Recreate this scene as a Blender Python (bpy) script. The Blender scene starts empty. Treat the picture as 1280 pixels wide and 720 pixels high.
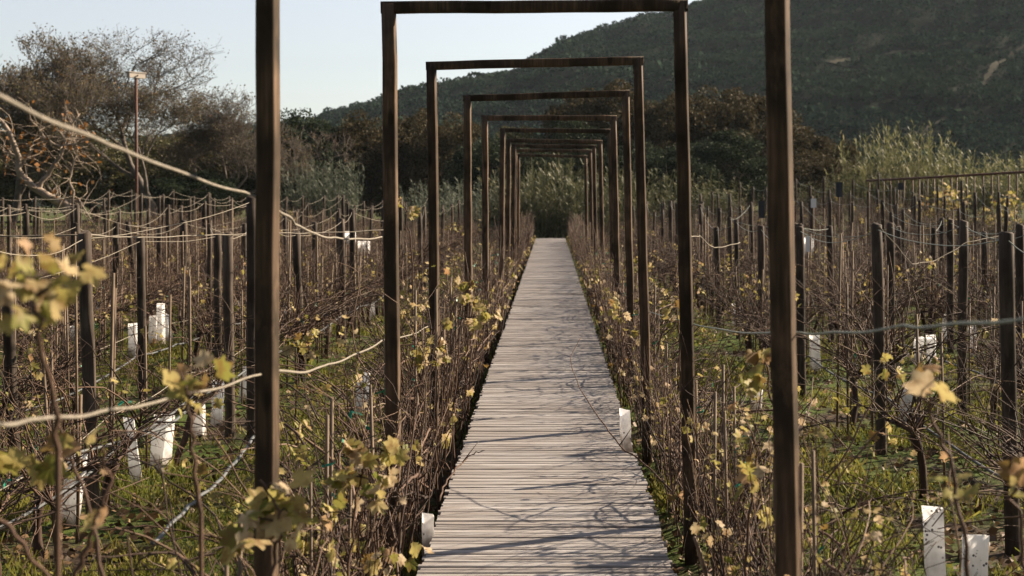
import bpy, math, random
import numpy as np
from mathutils import Vector

R = math.radians
F = 1778.0          # focal length in photo pixels (50 mm lens on 36 mm, 1280 px wide)
CH = 1.65           # eye height above the boardwalk
GZ = -0.22          # soil level; boardwalk top is z = 0
rng = random.Random(7)
nr = np.random.default_rng(7)
scene = bpy.context.scene
COL = scene.collection


def P(px, py, y):
    """photo pixel at depth y -> world point"""
    return Vector(((px - 689) / F * y, y, CH - (py - 244) / F * y))


def PXY(x, y):
    return 689 + F * x / y


ONES = ['', 'first', 'second', 'third', 'fourth', 'fifth', 'sixth', 'seventh', 'eighth', 'ninth', 'tenth', 'eleventh',
        'twelfth', 'thirteenth', 'fourteenth', 'fifteenth', 'sixteenth', 'seventeenth', 'eighteenth', 'nineteenth']
TENS = {2: ('twentieth', 'twenty'), 3: ('thirtieth', 'thirty'), 4: ('fortieth', 'forty'), 5: ('fiftieth', 'fifty'), 6: ('sixtieth', 'sixty')}


def ordinal(n):
    if n < 20:
        return ONES[n]
    t, o = divmod(n, 10)
    return TENS[t][0] if o == 0 else TENS[t][1] + '-' + ONES[o]


# ------------------------------------------------------------------ mesh helpers
class MB:
    def __init__(self):
        self.v, self.f = [], []

    def tube(self, pts, rads, n=5, cap=True):
        pts = [Vector(p) for p in pts]
        if not hasattr(rads, '__len__'):
            rads = [rads] * len(pts)
        base = len(self.v)
        up = None
        for i, p in enumerate(pts):
            d = (pts[min(i + 1, len(pts) - 1)] - pts[max(i - 1, 0)])
            if d.length < 1e-9:
                d = Vector((0, 0, 1))
            d.normalize()
            if up is None:
                up = Vector((1, 0, 0)) if abs(d.x) < .8 else Vector((0, 1, 0))
            s = (up - d * up.dot(d))
            if s.length < 1e-6:
                s = d.orthogonal()
            s.normalize()
            up = s
            t = d.cross(s)
            for k in range(n):
                a = 2 * math.pi * k / n
                self.v.append(p + (s * math.cos(a) + t * math.sin(a)) * rads[i])
        for i in range(len(pts) - 1):
            for k in range(n):
                a = base + i * n + k
                b = base + i * n + (k + 1) % n
                self.f.append((a, b, b + n, a + n))
        if cap:
            self.f.append(tuple(base + k for k in reversed(range(n))))
            e = base + (len(pts) - 1) * n
            self.f.append(tuple(e + k for k in range(n)))

    def squared(self, pts, half, twist, corner=.34, e1=None):
        """a rounded-square bar along pts (vertical or horizontal)"""
        prof = []
        for k in range(4):
            for j in range(4):
                a = math.pi / 2 * k + math.pi / 2 * j / 3
                cx = (1 - corner) * (1 if k in (0, 3) else -1)
                cy = (1 - corner) * (1 if k in (0, 1) else -1)
                prof.append((cx + corner * math.cos(a), cy + corner * math.sin(a)))
        ct, sn = math.cos(twist), math.sin(twist)
        d = (Vector(pts[-1]) - Vector(pts[0])).normalized()
        ex = Vector((1, 0, 0)) if abs(d.z) > .5 else Vector((0, 1, 0))
        ex = (ex - d * ex.dot(d)).normalized()
        ey = d.cross(ex)
        b, n = len(self.v), len(prof)
        for p, h in zip(pts, half):
            for x, y in prof:
                self.v.append(Vector(p) + ex * (x * ct - y * sn) * h + ey * (x * sn + y * ct) * h)
        for i in range(len(pts) - 1):
            for k in range(n):
                a, c = b + i * n + k, b + i * n + (k + 1) % n
                self.f.append((a, c, c + n, a + n))
        self.f.append(tuple(b + k for k in reversed(range(n))))
        self.f.append(tuple(b + (len(pts) - 1) * n + k for k in range(n)))

    def box(self, c, s, rz=0.0):
        b = len(self.v)
        ca, sa = math.cos(rz), math.sin(rz)
        for dz in (-1, 1):
            for dx, dy in ((-1, -1), (1, -1), (1, 1), (-1, 1)):
                x, y = dx * s[0] / 2, dy * s[1] / 2
                self.v.append(Vector((c[0] + x * ca - y * sa, c[1] + x * sa + y * ca, c[2] + dz * s[2] / 2)))
        for q in ((0, 3, 2, 1), (4, 5, 6, 7), (0, 1, 5, 4), (1, 2, 6, 5), (2, 3, 7, 6), (3, 0, 4, 7)):
            self.f.append(tuple(b + i for i in q))

    def poly(self, verts, faces):
        b = len(self.v)
        self.v.extend(Vector(p) for p in verts)
        self.f.extend(tuple(b + i for i in q) for q in faces)

    def mesh(self, name, mat, smooth=True):
        me = bpy.data.meshes.new(name)
        me.from_pydata([tuple(p) for p in self.v], [], self.f)
        me.materials.append(mat)
        if smooth:
            me.polygons.foreach_set('use_smooth', [True] * len(me.polygons))
        me.update()
        return me


def np_mesh(name, co, nper, mat, smooth=False):
    """co (n*nper,3): n separate polygons of nper vertices each"""
    n = len(co) // nper
    me = bpy.data.meshes.new(name)
    me.vertices.add(n * nper)
    me.vertices.foreach_set('co', np.ascontiguousarray(co, dtype=np.float32).ravel())
    me.loops.add(n * nper)
    me.loops.foreach_set('vertex_index', np.arange(n * nper, dtype=np.int32))
    me.polygons.add(n)
    me.polygons.foreach_set('loop_start', np.arange(0, n * nper, nper, dtype=np.int32))
    me.materials.append(mat)
    me.update(calc_edges=True)
    me.validate()
    return me


def grid_mesh(name, xs, ys, zf, mat):
    X, Y = np.meshgrid(xs, ys)
    Z = zf(X, Y)
    nx, ny = len(xs), len(ys)
    co = np.stack([X, Y, Z], -1).reshape(-1, 3)
    i = np.arange(ny - 1)[:, None] * nx + np.arange(nx - 1)[None, :]
    q = np.stack([i, i + 1, i + nx + 1, i + nx], -1).reshape(-1, 4)
    me = bpy.data.meshes.new(name)
    me.vertices.add(len(co))
    me.vertices.foreach_set('co', co.astype(np.float32).ravel())
    me.loops.add(q.size)
    me.loops.foreach_set('vertex_index', q.astype(np.int32).ravel())
    me.polygons.add(len(q))
    me.polygons.foreach_set('loop_start', np.arange(0, q.size, 4, dtype=np.int32))
    me.polygons.foreach_set('use_smooth', np.ones(len(q), dtype=bool))
    me.materials.append(mat)
    me.update(calc_edges=True)
    return me


def link(name, me, parent=None):
    o = bpy.data.objects.new(name, me)
    COL.objects.link(o)
    if parent is not None:
        o.parent = parent
    return o


def tag(o, label=None, cat=None, group=None, kind=None):
    if label:
        o['label'] = label
    if cat:
        o['category'] = cat
    if group:
        o['group'] = group
    if kind:
        o['kind'] = kind
    return o


def thing(name, label, cat, loc=(0, 0, 0), rz=0.0, group=None):
    o = bpy.data.objects.new(name, None)
    o.empty_display_size = .1
    COL.objects.link(o)
    o.location = loc
    o.rotation_euler = (0, 0, rz)
    return tag(o, label, cat, group)


# ------------------------------------------------------------------ materials
def nodes(name):
    m = bpy.data.materials.new(name)
    m.use_nodes = True
    nt = m.node_tree
    nt.nodes.clear()
    out = nt.nodes.new('ShaderNodeOutputMaterial')
    return m, nt, out


def N(nt, t, **kw):
    n = nt.nodes.new(t)
    for k, v in kw.items():
        setattr(n, k, v)
    return n


def ramp(nt, fac, stops, interp='LINEAR'):
    r = N(nt, 'ShaderNodeValToRGB')
    r.color_ramp.interpolation = interp
    els = r.color_ramp.elements
    while len(els) < len(stops):
        els.new(0.5)
    for e, (p, c) in zip(els, stops):
        e.position = p
        e.color = (*c, 1)
    nt.links.new(fac, r.inputs[0])
    return r.outputs[0]


def noise(nt, scale, detail=4, vec=None, rough=.6):
    n = N(nt, 'ShaderNodeTexNoise')
    n.inputs['Scale'].default_value = scale
    n.inputs['Detail'].default_value = detail
    n.inputs['Roughness'].default_value = rough
    if vec is not None:
        nt.links.new(vec, n.inputs['Vector'])
    return n.outputs['Fac']


def objco(nt, scale=(1, 1, 1), which='Object', obj_random=True):
    tc = N(nt, 'ShaderNodeTexCoord')
    mp = N(nt, 'ShaderNodeMapping')
    mp.inputs['Scale'].default_value = scale
    nt.links.new(tc.outputs[which], mp.inputs['Vector'])
    if obj_random:
        oi = N(nt, 'ShaderNodeObjectInfo')
        mu = N(nt, 'ShaderNodeMath', operation='MULTIPLY')
        mu.inputs[1].default_value = 37.0
        nt.links.new(oi.outputs['Random'], mu.inputs[0])
        nt.links.new(mu.outputs[0], mp.inputs['Location'])
    return mp.outputs[0]


def mix(nt, fac, a, b, mode='MIX'):
    m = N(nt, 'ShaderNodeMix', data_type='RGBA', blend_type=mode)
    for i, v in ((0, fac), (6, a), (7, b)):
        if isinstance(v, (int, float)):
            m.inputs[i].default_value = v
        elif isinstance(v, tuple):
            m.inputs[i].default_value = (*v, 1)
        else:
            nt.links.new(v, m.inputs[i])
    return m.outputs[2]


def principled(nt, out, col, rough=.8, spec=.25, bump=None, bump_d=.01, bump_s=.5):
    b = N(nt, 'ShaderNodeBsdfPrincipled')
    if isinstance(col, tuple):
        b.inputs['Base Color'].default_value = (*col, 1)
    else:
        nt.links.new(col, b.inputs['Base Color'])
    b.inputs['Roughness'].default_value = rough
    b.inputs['Specular IOR Level'].default_value = spec
    if bump is not None:
        bp = N(nt, 'ShaderNodeBump')
        bp.inputs['Distance'].default_value = bump_d
        bp.inputs['Strength'].default_value = bump_s
        nt.links.new(bump, bp.inputs['Height'])
        nt.links.new(bp.outputs[0], b.inputs['Normal'])
    nt.links.new(b.outputs[0], out.inputs[0])
    return b


def wood_mat(name, dark, mid, light, grain=(14, 14, .8), rough=.75, spec=.3):
    m, nt, out = nodes(name)
    v = objco(nt, grain)
    g = noise(nt, 4, 5, v)
    c = ramp(nt, g, [(.25, dark), (.5, mid), (.78, light)])
    v2 = objco(nt, (1.2, 1.2, .9))
    blotch = noise(nt, 3.5, 3, v2)
    c = mix(nt, ramp(nt, blotch, [(.42, (0, 0, 0)), (.62, (1, 1, 1))]), c, dark)
    kv = N(nt, 'ShaderNodeTexVoronoi', feature='F1')
    kv.inputs['Scale'].default_value = 1.0
    nt.links.new(objco(nt, (9, 9, 3.2)), kv.inputs['Vector'])
    c = mix(nt, ramp(nt, kv.outputs['Distance'], [(.10, (.8, .8, .8)), (.19, (0, 0, 0))]), c, tuple(q * .5 for q in dark))
    pale = ramp(nt, noise(nt, 2.2, 5, objco(nt, (3, 3, 1.1)), .7), [(.56, (0, 0, 0)), (.74, (.7, .7, .7))])
    c = mix(nt, pale, c, light)
    oi = N(nt, 'ShaderNodeObjectInfo')
    br = N(nt, 'ShaderNodeMapRange')
    br.inputs[3].default_value = .75
    br.inputs[4].default_value = 1.25
    nt.links.new(oi.outputs['Random'], br.inputs[0])
    c = mix(nt, 1.0, c, br.outputs[0], 'MULTIPLY')
    principled(nt, out, c, rough, spec, g, .003, .5)
    return m


def island_leaf(name, stops, trans=.35, rough=.6, vein=True, spec=.2, patchy=0, patch_col=None):
    m, nt, out = nodes(name)
    geo = N(nt, 'ShaderNodeNewGeometry')
    c = ramp(nt, geo.outputs['Random Per Island'], stops)
    if vein:
        n1 = noise(nt, 30, 3, objco(nt))
        c = mix(nt, ramp(nt, n1, [(.46, (0, 0, 0)), (.70, (.85, .85, .85))]), c, (.17, .09, .035))
    if patchy:     # broad noise patches of a second colour
        v = objco(nt, (1, 1, 1), obj_random=False)
        c = mix(nt, ramp(nt, noise(nt, patchy, 4, v, .6), [(.40, (0, 0, 0)), (.62, (.8, .8, .8))]), c, patch_col)
    b = N(nt, 'ShaderNodeBsdfPrincipled')
    nt.links.new(c, b.inputs['Base Color'])
    b.inputs['Roughness'].default_value = rough
    b.inputs['Specular IOR Level'].default_value = spec
    t = N(nt, 'ShaderNodeBsdfTranslucent')
    nt.links.new(c, t.inputs['Color'])
    mx = N(nt, 'ShaderNodeMixShader')
    mx.inputs[0].default_value = trans
    nt.links.new(b.outputs[0], mx.inputs[1])
    nt.links.new(t.outputs[0], mx.inputs[2])
    nt.links.new(mx.outputs[0], out.inputs[0])
    return m


def plain(name, col, rough=.7, spec=.3, var=.25, sc=20):
    m, nt, out = nodes(name)
    n1 = noise(nt, sc, 4, objco(nt))
    d = tuple(c * (1 - var) for c in col)
    l = tuple(min(1, c * (1 + var)) for c in col)
    principled(nt, out, ramp(nt, n1, [(.3, d), (.7, l)]), rough, spec, n1, .002, .4)
    return m


M = {}
M['frame'] = wood_mat('stained_timber', (.030, .022, .015), (.078, .053, .035), (.170, .115, .076), rough=.7, spec=.08)
M['post'] = wood_mat('weathered_post', (.0315, .0245, .0192), (.0630, .0490, .0385), (.1225, .0980, .0770), spec=.1)
M['stake'] = plain('stake_wood', (.1316, .0966, .0658), .8, .2, .3, 9)
M['wire'] = plain('cord', (.185, .165, .135), .85, .08, .25, 40)
M['greywire'] = plain('grey_green_wire', (.1584, .1800, .1584), .6, .3, .15, 30)
M['hose'] = plain('grey_hose', (.085, .092, .095), .55, .2, .15, 20)
M['tie'] = plain('green_tape', (.007, .210, .133), .5, .4, .15, 20)
M['rust'] = plain('rusty_steel', (.07, .028, .017), .7, .3, .3, 8)
M['palebox'] = plain('pale_board', (.30, .265, .23), .7, .2, .1, 8)
M['darkpanel'] = plain('dark_blue_panel', (.02, .026, .036), .5, .4, .2, 10)
M['whitecard'] = plain('white_card', (.72, .72, .72), .6, .3, .06, 10)
M['bark'] = plain('grey_bark', (.105, .090, .078), .9, .1, .35, 6)
M['palebark'] = plain('pale_bark', (.221, .176, .137), .85, .15, .4, 5)
M['darkbark'] = plain('dark_bark', (.06, .045, .035), .9, .1, .3, 6)


def cane_mat():
    m, nt, out = nodes('vine_cane')
    geo = N(nt, 'ShaderNodeNewGeometry')
    c = ramp(nt, geo.outputs['Random Per Island'],
             [(0, (.018, .010, .007)), (.35, (.046, .025, .016)), (.7, (.095, .054, .034)), (.92, (.165, .105, .070)), (1, (.22, .165, .12))])
    n1 = noise(nt, 45, 3, objco(nt, (.6473, .6473, .1942)))
    c = mix(nt, ramp(nt, n1, [(.45, (0, 0, 0)), (.7, (.7, .7, .7))]), c, (.0232, .0138, .0100))
    principled(nt, out, c, .75, .25, n1, .002, .5)
    return m


M['cane'] = cane_mat()
M['leaf'] = island_leaf('vine_leaf', [(0, (.12, .14, .026)), (.22, (.23, .215, .055)), (.5, (.36, .305, .105)), (.72, (.41, .325, .165)),
                                      (.88, (.46, .37, .24)), (.95, (.30, .15, .055)), (1, (.08, .12, .022))], .42)
M['drytree_leaf'] = island_leaf('dry_tree_leaf', [(0, (.064, .062, .032)), (.5, (.100, .086, .048)), (.92, (.13, .10, .06)), (1, (.22, .12, .05))], .3, vein=False, spec=.05)
M['oak_leaf'] = island_leaf('oak_leaf', [(0, (.0125, .0213, .0125)), (.5, (.0225, .0338, .0175)), (1, (.0375, .0475, .0225))], .2, vein=False, spec=.04)
M['rust_leaf'] = island_leaf('russet_leaf', [(0, (.028, .026, .013)), (.5, (.046, .038, .018)), (.85, (.068, .052, .025)), (1, (.095, .072, .035))], .2, vein=False, spec=.04)
M['olive_leaf'] = island_leaf('olive_leaf', [(0, (.0488, .0513, .0175)), (.6, (.0750, .0713, .0250)), (1, (.1125, .0938, .0338))], .25, vein=False)
M['reed'] = island_leaf('reed_leaf', [(0, (.0750, .0863, .0375)), (.5, (.1425, .1463, .0638)), (.85, (.2100, .1988, .0975)), (1, (.3150, .2775, .1650))], .35, vein=False)
M['greyreed'] = island_leaf('grey_reed_leaf', [(0, (.0525, .0638, .0450)), (.6, (.0900, .1050, .0750)), (1, (.1350, .1425, .1050))], .3, vein=False)
M['blade'] = island_leaf('grass_blade', [(0, (.062, .085, .014)), (.5, (.118, .135, .023)), (.85, (.185, .180, .038)), (1, (.23, .19, .08))], .45, vein=False, spec=.1, patchy=.9, patch_col=(.205, .180, .044))
M['litter'] = island_leaf('fallen_leaf', [(0, (.0468, .0299, .0182)), (.6, (.1092, .0663, .0351)), (1, (.2340, .1560, .0780))], .1, vein=False)
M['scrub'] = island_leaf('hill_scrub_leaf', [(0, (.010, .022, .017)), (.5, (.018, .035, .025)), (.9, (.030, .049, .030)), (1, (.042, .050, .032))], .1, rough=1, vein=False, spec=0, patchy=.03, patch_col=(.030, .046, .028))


def ground_mat():
    m, nt, out = nodes('vineyard_soil')
    v = objco(nt, (1, 1, 1), obj_random=False)
    n1 = noise(nt, 1.1, 6, v, .65)
    n2 = noise(nt, 14, 5, v, .7)
    soil = ramp(nt, n2, [(.3, (.0208, .0143, .0104)), (.55, (.0468, .0338, .0247)), (.8, (.0858, .0650, .0455))])
    green = ramp(nt, n2, [(.3, (.0312, .0481, .0104)), (.6, (.0585, .0819, .0156)), (.85, (.0936, .1092, .0273))])
    f = ramp(nt, n1, [(.40, (0, 0, 0)), (.54, (1, 1, 1))])
    principled(nt, out, mix(nt, f, soil, green), .95, .1, n2, .04, .7)
    return m


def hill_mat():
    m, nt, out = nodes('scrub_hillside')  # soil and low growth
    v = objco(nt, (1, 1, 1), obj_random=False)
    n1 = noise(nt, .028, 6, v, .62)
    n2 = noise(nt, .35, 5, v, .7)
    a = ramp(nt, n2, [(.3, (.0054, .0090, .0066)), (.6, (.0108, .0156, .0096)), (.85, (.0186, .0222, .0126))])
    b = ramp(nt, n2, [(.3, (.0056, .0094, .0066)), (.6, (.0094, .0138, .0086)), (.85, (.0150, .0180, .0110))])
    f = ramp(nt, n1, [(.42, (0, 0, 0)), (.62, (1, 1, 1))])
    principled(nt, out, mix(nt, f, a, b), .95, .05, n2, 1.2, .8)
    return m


def board_mat():
    m, nt, out = nodes('boardwalk_planks')
    geo = N(nt, 'ShaderNodeNewGeometry')
    base = ramp(nt, geo.outputs['Random Per Island'],
                [(0, (.158, .146, .138)), (.3, (.215, .203, .196)), (.7, (.258, .246, .239)), (1, (.310, .298, .291))])
    v = objco(nt, (2.3408, 63.8400, 63.8400), obj_random=False)
    g = noise(nt, 1.0, 6, v, .65)
    c = mix(nt, ramp(nt, g, [(.38, (.9, .9, .9)), (.5, (0, 0, 0))]), base, (.120, .096, .080))
    v2 = objco(nt, (1.0640, 1.7024, 1.0640), obj_random=False)
    s = noise(nt, 1.3, 4, v2)
    c = mix(nt, ramp(nt, s, [(.45, (0, 0, 0)), (.72, (.55, .55, .55))]), c, (.165, .140, .122))
    principled(nt, out, c, .8, .25, g, .004, .6)
    return m


def tube_mat():
    m, nt, out = nodes('white_carton')
    v = objco(nt, (1, 1, 1), obj_random=False)
    vo = N(nt, 'ShaderNodeTexVoronoi', feature='F1')
    vo.inputs['Scale'].default_value = 42
    vo.inputs['Randomness'].default_value = .85
    nt.links.new(v, vo.inputs['Vector'])
    dots = ramp(nt, vo.outputs['Distance'], [(.20, (1, 1, 1)), (.27, (0, 0, 0))])
    n1 = noise(nt, 9, 5, objco(nt))
    base = ramp(nt, n1, [(.25, (.60, .59, .57)), (.5, (.88, .88, .88))])
    gate = ramp(nt, noise(nt, 6, 2, objco(nt)), [(.50, (0, 0, 0)), (.56, (1, 1, 1))])
    d = mix(nt, 1.0, dots, gate, 'MULTIPLY')
    tc = N(nt, 'ShaderNodeTexCoord')
    sx = N(nt, 'ShaderNodeSeparateXYZ')
    nt.links.new(tc.outputs['Object'], sx.inputs[0])
    mud = N(nt, 'ShaderNodeMath', operation='MULTIPLY_ADD')
    nt.links.new(noise(nt, 14, 5, objco(nt)), mud.inputs[0])
    mud.inputs[1].default_value = .30
    nt.links.new(sx.outputs['Z'], mud.inputs[2])
    base = mix(nt, ramp(nt, mud.outputs[0], [(.17, (.85, .85, .85)), (.29, (0, 0, 0))]), base, (.20, .15, .11))
    stain = ramp(nt, noise(nt, 5, 5, objco(nt, (3, 3, .6)), .7), [(.52, (0, 0, 0)), (.72, (.6, .6, .6))])
    base = mix(nt, stain, base, (.42, .39, .34))
    col = mix(nt, d, base, (.07, .07, .075))
    b = principled(nt, out, col, .5, .3, n1, .003, .3)
    t = N(nt, 'ShaderNodeBsdfTranslucent')
    nt.links.new(col, t.inputs['Color'])
    mx = N(nt, 'ShaderNodeMixShader')
    mx.inputs[0].default_value = .5
    nt.links.new(b.outputs[0], mx.inputs[1])
    nt.links.new(t.outputs[0], mx.inputs[2])
    nt.links.new(mx.outputs[0], out.inputs[0])
    return m


M['ground'], M['hill'], M['board'], M['tube'] = ground_mat(), hill_mat(), board_mat(), tube_mat()
M['track'] = plain('dirt_track', (.040, .037, .026), .95, .05, .25, .3)
M['joist'] = plain('dark_joist', (.06, .046, .036), .9, .1, .3, 8)


# ------------------------------------------------------------------ terrain
def sstep(a, b, x):
    t = np.clip((x - a) / (b - a), 0, 1)
    return t * t * (3 - 2 * t)


def wob(X, Y, s, seed):
    return (np.sin(X * s + seed) * np.cos(Y * s * .83 + seed * 1.7) + .5 * np.sin(X * s * 2.3 + Y * s * 1.9 + seed * 3.1)
            + .25 * np.sin(X * s * 5.1 - Y * s * 4.3 + seed * .7))


def ground_z(X, Y):
    X = np.asarray(X, float)
    Y = np.asarray(Y, float)
    z = GZ + .025 * wob(X, Y, 1.7, 1.0) + .02 * wob(X, Y, .5, 4.0)
    z = z + sstep(1.5, 9, X) * sstep(22, 58, Y) * 1.0 + sstep(2.5, 10, -X) * sstep(20, 60, Y) * .45
    return z - .10 * (1 - sstep(.45, .8, np.abs(X)))


gx = np.concatenate([[-700, -400, -200, -100, -60], np.arange(-30, 30.01, .35), [60, 100, 200, 400, 700]])
gy = np.concatenate([[-60, -25], np.arange(-5, 70.01, .4), [80, 100, 130, 170, 250, 400, 700, 1100]])
tag(link('ground', grid_mesh('ground', gx, gy, ground_z, M['ground'])), kind='structure')

RP = [(-2000, 200), (-600, 190), (100, 178), (330, 162), (400, 150), (480, 125), (520, 110), (575, 97), (620, 89), (645, 84), (665, 68), (700, 48),
      (730, 41), (760, 34), (800, 19), (835, 13), (860, 4), (930, -22), (1040, -62), (1280, -125), (1500, -165), (1900, -150), (2600, 0), (3500, 150)]
HD = 400.0
rx = np.array([(p[0] - 689) / F * HD for p in RP])
rz_ = np.array([CH + (244 - p[1]) / F * HD for p in RP])


def hill_z(X, Y):
    r = np.interp(X * (1 + .0012 * (HD - np.clip(Y, 0, HD))), rx, rz_)
    up = sstep(118, HD + 55, Y) / float(sstep(118, HD + 55, np.array(HD)))
    dn = 1 - sstep(HD, HD + 420, Y)
    z = r * np.where(Y < HD, up, 1) * np.where(Y < HD, 1, dn)
    a = sstep(118, 240, Y)
    return z - 1.2 + a * (1.6 * wob(X, Y, .035, 2.0) + .8 * wob(X, Y, .11, 5.0) * sstep(0, 60, HD - Y) + .4 * wob(X, Y, .11, 5.0))


hx = np.concatenate([np.arange(-520, -120, 10), np.arange(-120, 240, 3.0), np.arange(240, 620, 12)])
hy = np.concatenate([np.arange(118, 420, 3.0), np.arange(420, 830, 14)])
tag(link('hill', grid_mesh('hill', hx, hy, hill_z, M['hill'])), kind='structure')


def sky_block_hill_z(X, Y):
    return GZ - 1 + sstep(30, 170, -Y) * 75 + sstep(30, 80, -Y) * 2.5 * wob(X, Y, .03, 6.0)


tag(link('hill', grid_mesh('hill', np.arange(-420, 421, 12.0), np.arange(-330, -29, 8.0), sky_block_hill_z, M['hill'])), kind='structure')  # added unseen hill behind the camera, blocks low sky light on post fronts


def hill_hit(px, py):
    u = (px - 689) / F
    w = (244 - py) / F
    for y in np.arange(120, 460, .5):
        if hill_z(u * y, y) > CH + w * y:
            return Vector((u * y, float(y), CH + w * float(y)))
    return None


def draped_track(pix, half, name, z_up):
    pts = [hill_hit(*p) for p in pix]
    pts = [p for p in pts if p]
    dense = []
    for a, b in zip(pts, pts[1:]):
        for i in range(14):
            dense.append(a.lerp(b, i / 14))
    mb = MB()
    n = 0
    for i, p in enumerate(dense):
        q = dense[min(i + 1, len(dense) - 1)] - dense[max(i - 1, 0)]
        s = Vector((q.y, -q.x, 0)).normalized() * half * (1 + .35 * math.sin(i * 1.7) + .2 * math.sin(i * .6))
        for k in (-1, 0, 1):
            v = p + s * k
            mb.v.append(Vector((v.x, v.y, float(hill_z(v.x, v.y)) + z_up)))
        if i:
            b = n - 3
            mb.f += [(b, b + 1, b + 4, b + 3), (b + 1, b + 2, b + 5, b + 4)]
        n += 3
    tag(link(name, mb.mesh(name, M['track'])), kind='structure')
    return dense


track1 = draped_track([(1150, 176), (1165, 160), (1190, 143), (1215, 122), (1235, 100), (1246, 82), (1265, 70), (1290, 57), (1330, 40)], .45, 'path', .45)
track2 = draped_track([(1040, 82), (1070, 76), (1100, 72), (1135, 66), (1190, 57)], .55, 'path', .3)
trk = np.array([tuple(p) for p in track1 + track2])[:, :2]


def leaf_cloud(centers, size, flat=0.0, aspect=.6, g=nr):
    """one 4-sided leaf per centre, randomly turned"""
    n = len(centers)
    a = g.normal(size=(n, 3))
    a[:, 2] *= (1 - flat)
    a /= np.linalg.norm(a, axis=1)[:, None] + 1e-9
    b = g.normal(size=(n, 3))
    b -= a * (a * b).sum(1)[:, None]
    b /= np.linalg.norm(b, axis=1)[:, None] + 1e-9
    s = (size * g.uniform(.6, 1.35, n))[:, None]
    p0 = centers - a * s
    p1 = centers + b * s * aspect
    p2 = centers + a * s
    p3 = centers - b * s * aspect
    return np.stack([p0, p1, p2, p3], 1).reshape(-1, 3)


# scrub on the hill: one mass nobody could count
ns = 28000
Yb = nr.uniform(125, 425, ns)
Xb = nr.uniform(-.30, .48, ns) * Yb
d2 = np.min((Xb[:, None] - trk[None, ::3, 0]) ** 2 + (Yb[:, None] - trk[None, ::3, 1]) ** 2, axis=1)
keep = d2 > 1.15 ** 2
dens = wob(Xb, Yb, .05, 9.0)
keep &= nr.uniform(-1.6, 1.2, ns) < dens + 2.0
Xb, Yb = Xb[keep], Yb[keep]
Zb = hill_z(Xb, Yb)
rad = nr.gamma(4.0, .17, len(Xb)) + .40
LPB = 24
off = nr.normal(size=(len(Xb), LPB, 3))
off /= np.linalg.norm(off, axis=2)[:, :, None]
off[:, :, 2] = np.abs(off[:, :, 2]) * .85
cen = np.stack([Xb, Yb, Zb], 1)[:, None, :] + off * rad[:, None, None]
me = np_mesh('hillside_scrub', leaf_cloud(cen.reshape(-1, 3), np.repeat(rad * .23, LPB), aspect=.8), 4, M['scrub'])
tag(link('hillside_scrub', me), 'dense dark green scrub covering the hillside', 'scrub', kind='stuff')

# ------------------------------------------------------------------ boardwalk
mb = MB()
y = 1.0
k = 0
BW = .56
while y < 54.5:
    w = rng.uniform(.034, .056) if rng.random() < .85 else rng.uniform(.06, .085)
    nx = 9 if y < 26 else 3
    x0 = -BW + rng.uniform(-.014, .014) - .02
    x1 = BW + rng.uniform(-.014, .014) - .02
    zt = rng.uniform(-.003, .003)
    tw = rng.uniform(-.004, .004)
    b = len(mb.v)
    amp = .0028 if y < 26 else .001
    ph, fr = rng.uniform(0, 6.3), rng.uniform(2, 5)
    for i in range(nx):
        t = i / (nx - 1)
        x = x0 + (x1 - x0) * t
        e0 = y + rng.uniform(0, amp) + .0016 * math.sin(ph + fr * t)
        e1 = y + w - rng.uniform(0, amp) + .0016 * math.sin(ph + 1 + fr * t)
        z = zt + tw * (t - .5) + rng.uniform(-.001, .001)
        for yy, zz in ((e0, z - .028), (e0, z - .004), (e0 + .004, z), (e1 - .004, z), (e1, z - .004), (e1, z - .028)):
            mb.v.append(Vector((x, yy, zz)))
    for i in range(nx - 1):
        for j in range(6):
            a = b + i * 6 + j
            c = b + i * 6 + (j + 1) % 6
            mb.f.append((a, a + 6, c + 6, c))
    mb.f.append(tuple(b + j for j in range(6)))
    mb.f.append(tuple(b + (nx - 1) * 6 + j for j in reversed(range(6))))
    gap = rng.choice([.0012, .0018, .0025, .0035, .0055]) if rng.random() < .92 else .009
    y += w + gap
    k += 1
bw = link('boardwalk', mb.mesh('boardwalk', M['board'], smooth=False))
tag(bw, kind='structure')
mb = MB()
for x in (-.46, -.02, .42):
    mb.box((x, 27.7, -.09), (.05, 53.4, .10))
for i in range(28):
    for x in (-.46, .42):
        mb.box((x, 1.6 + i * 1.95, -.24), (.07, .07, .19))
j = link('joist', mb.mesh('joist', M['joist'], False), bw)

# ------------------------------------------------------------------ timber frames over the walk
W = 1.54
# outer left px, outer right px (top), top y left, top y right, right lean (m), left lean (m)
FR = [(319, 985, -176, -180, .055, -.005), (477, 859, 2, -1, .065, .030), (533, 804, 77, 70, .075, .035), (579, 787, 119, 112, .07, .02),
      (602, 771, 144, 144, .07, .015), (625, 766, 160, 161, .06, -.03), (633, 753, 173, 175, .06, -.02), (640, 745, 180, 181, .05, -.03),
      (642, 740, 186, 187, .05, -.02), (646, 734, 192, 194, .04, -.02)]
inv = [1.50, 2.625, 3.70, 4.82, 5.92, 7.14, 8.40, 9.50, 10.35, 11.36]
frame_y = []
TWIST = {(0, 1): 11, (0, -1): 25, (1, 1): 6, (1, -1): 14}
FNAMES = ['tall timber frame nearest to the viewer, its beam above the picture', 'first timber frame whose whole top beam shows, spanning the boardwalk',
          'timber frame just behind the largest complete one, beam sloping slightly'] + \
         [f'dark timber frame over the boardwalk, {ordinal(n)} in the line from the viewer' for n in range(4, 10)] + \
         ['smallest timber frame, last in the line over the boardwalk']
FNAMES[0] = 'tallest timber frame, only its two posts showing, its beam above the picture'
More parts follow.
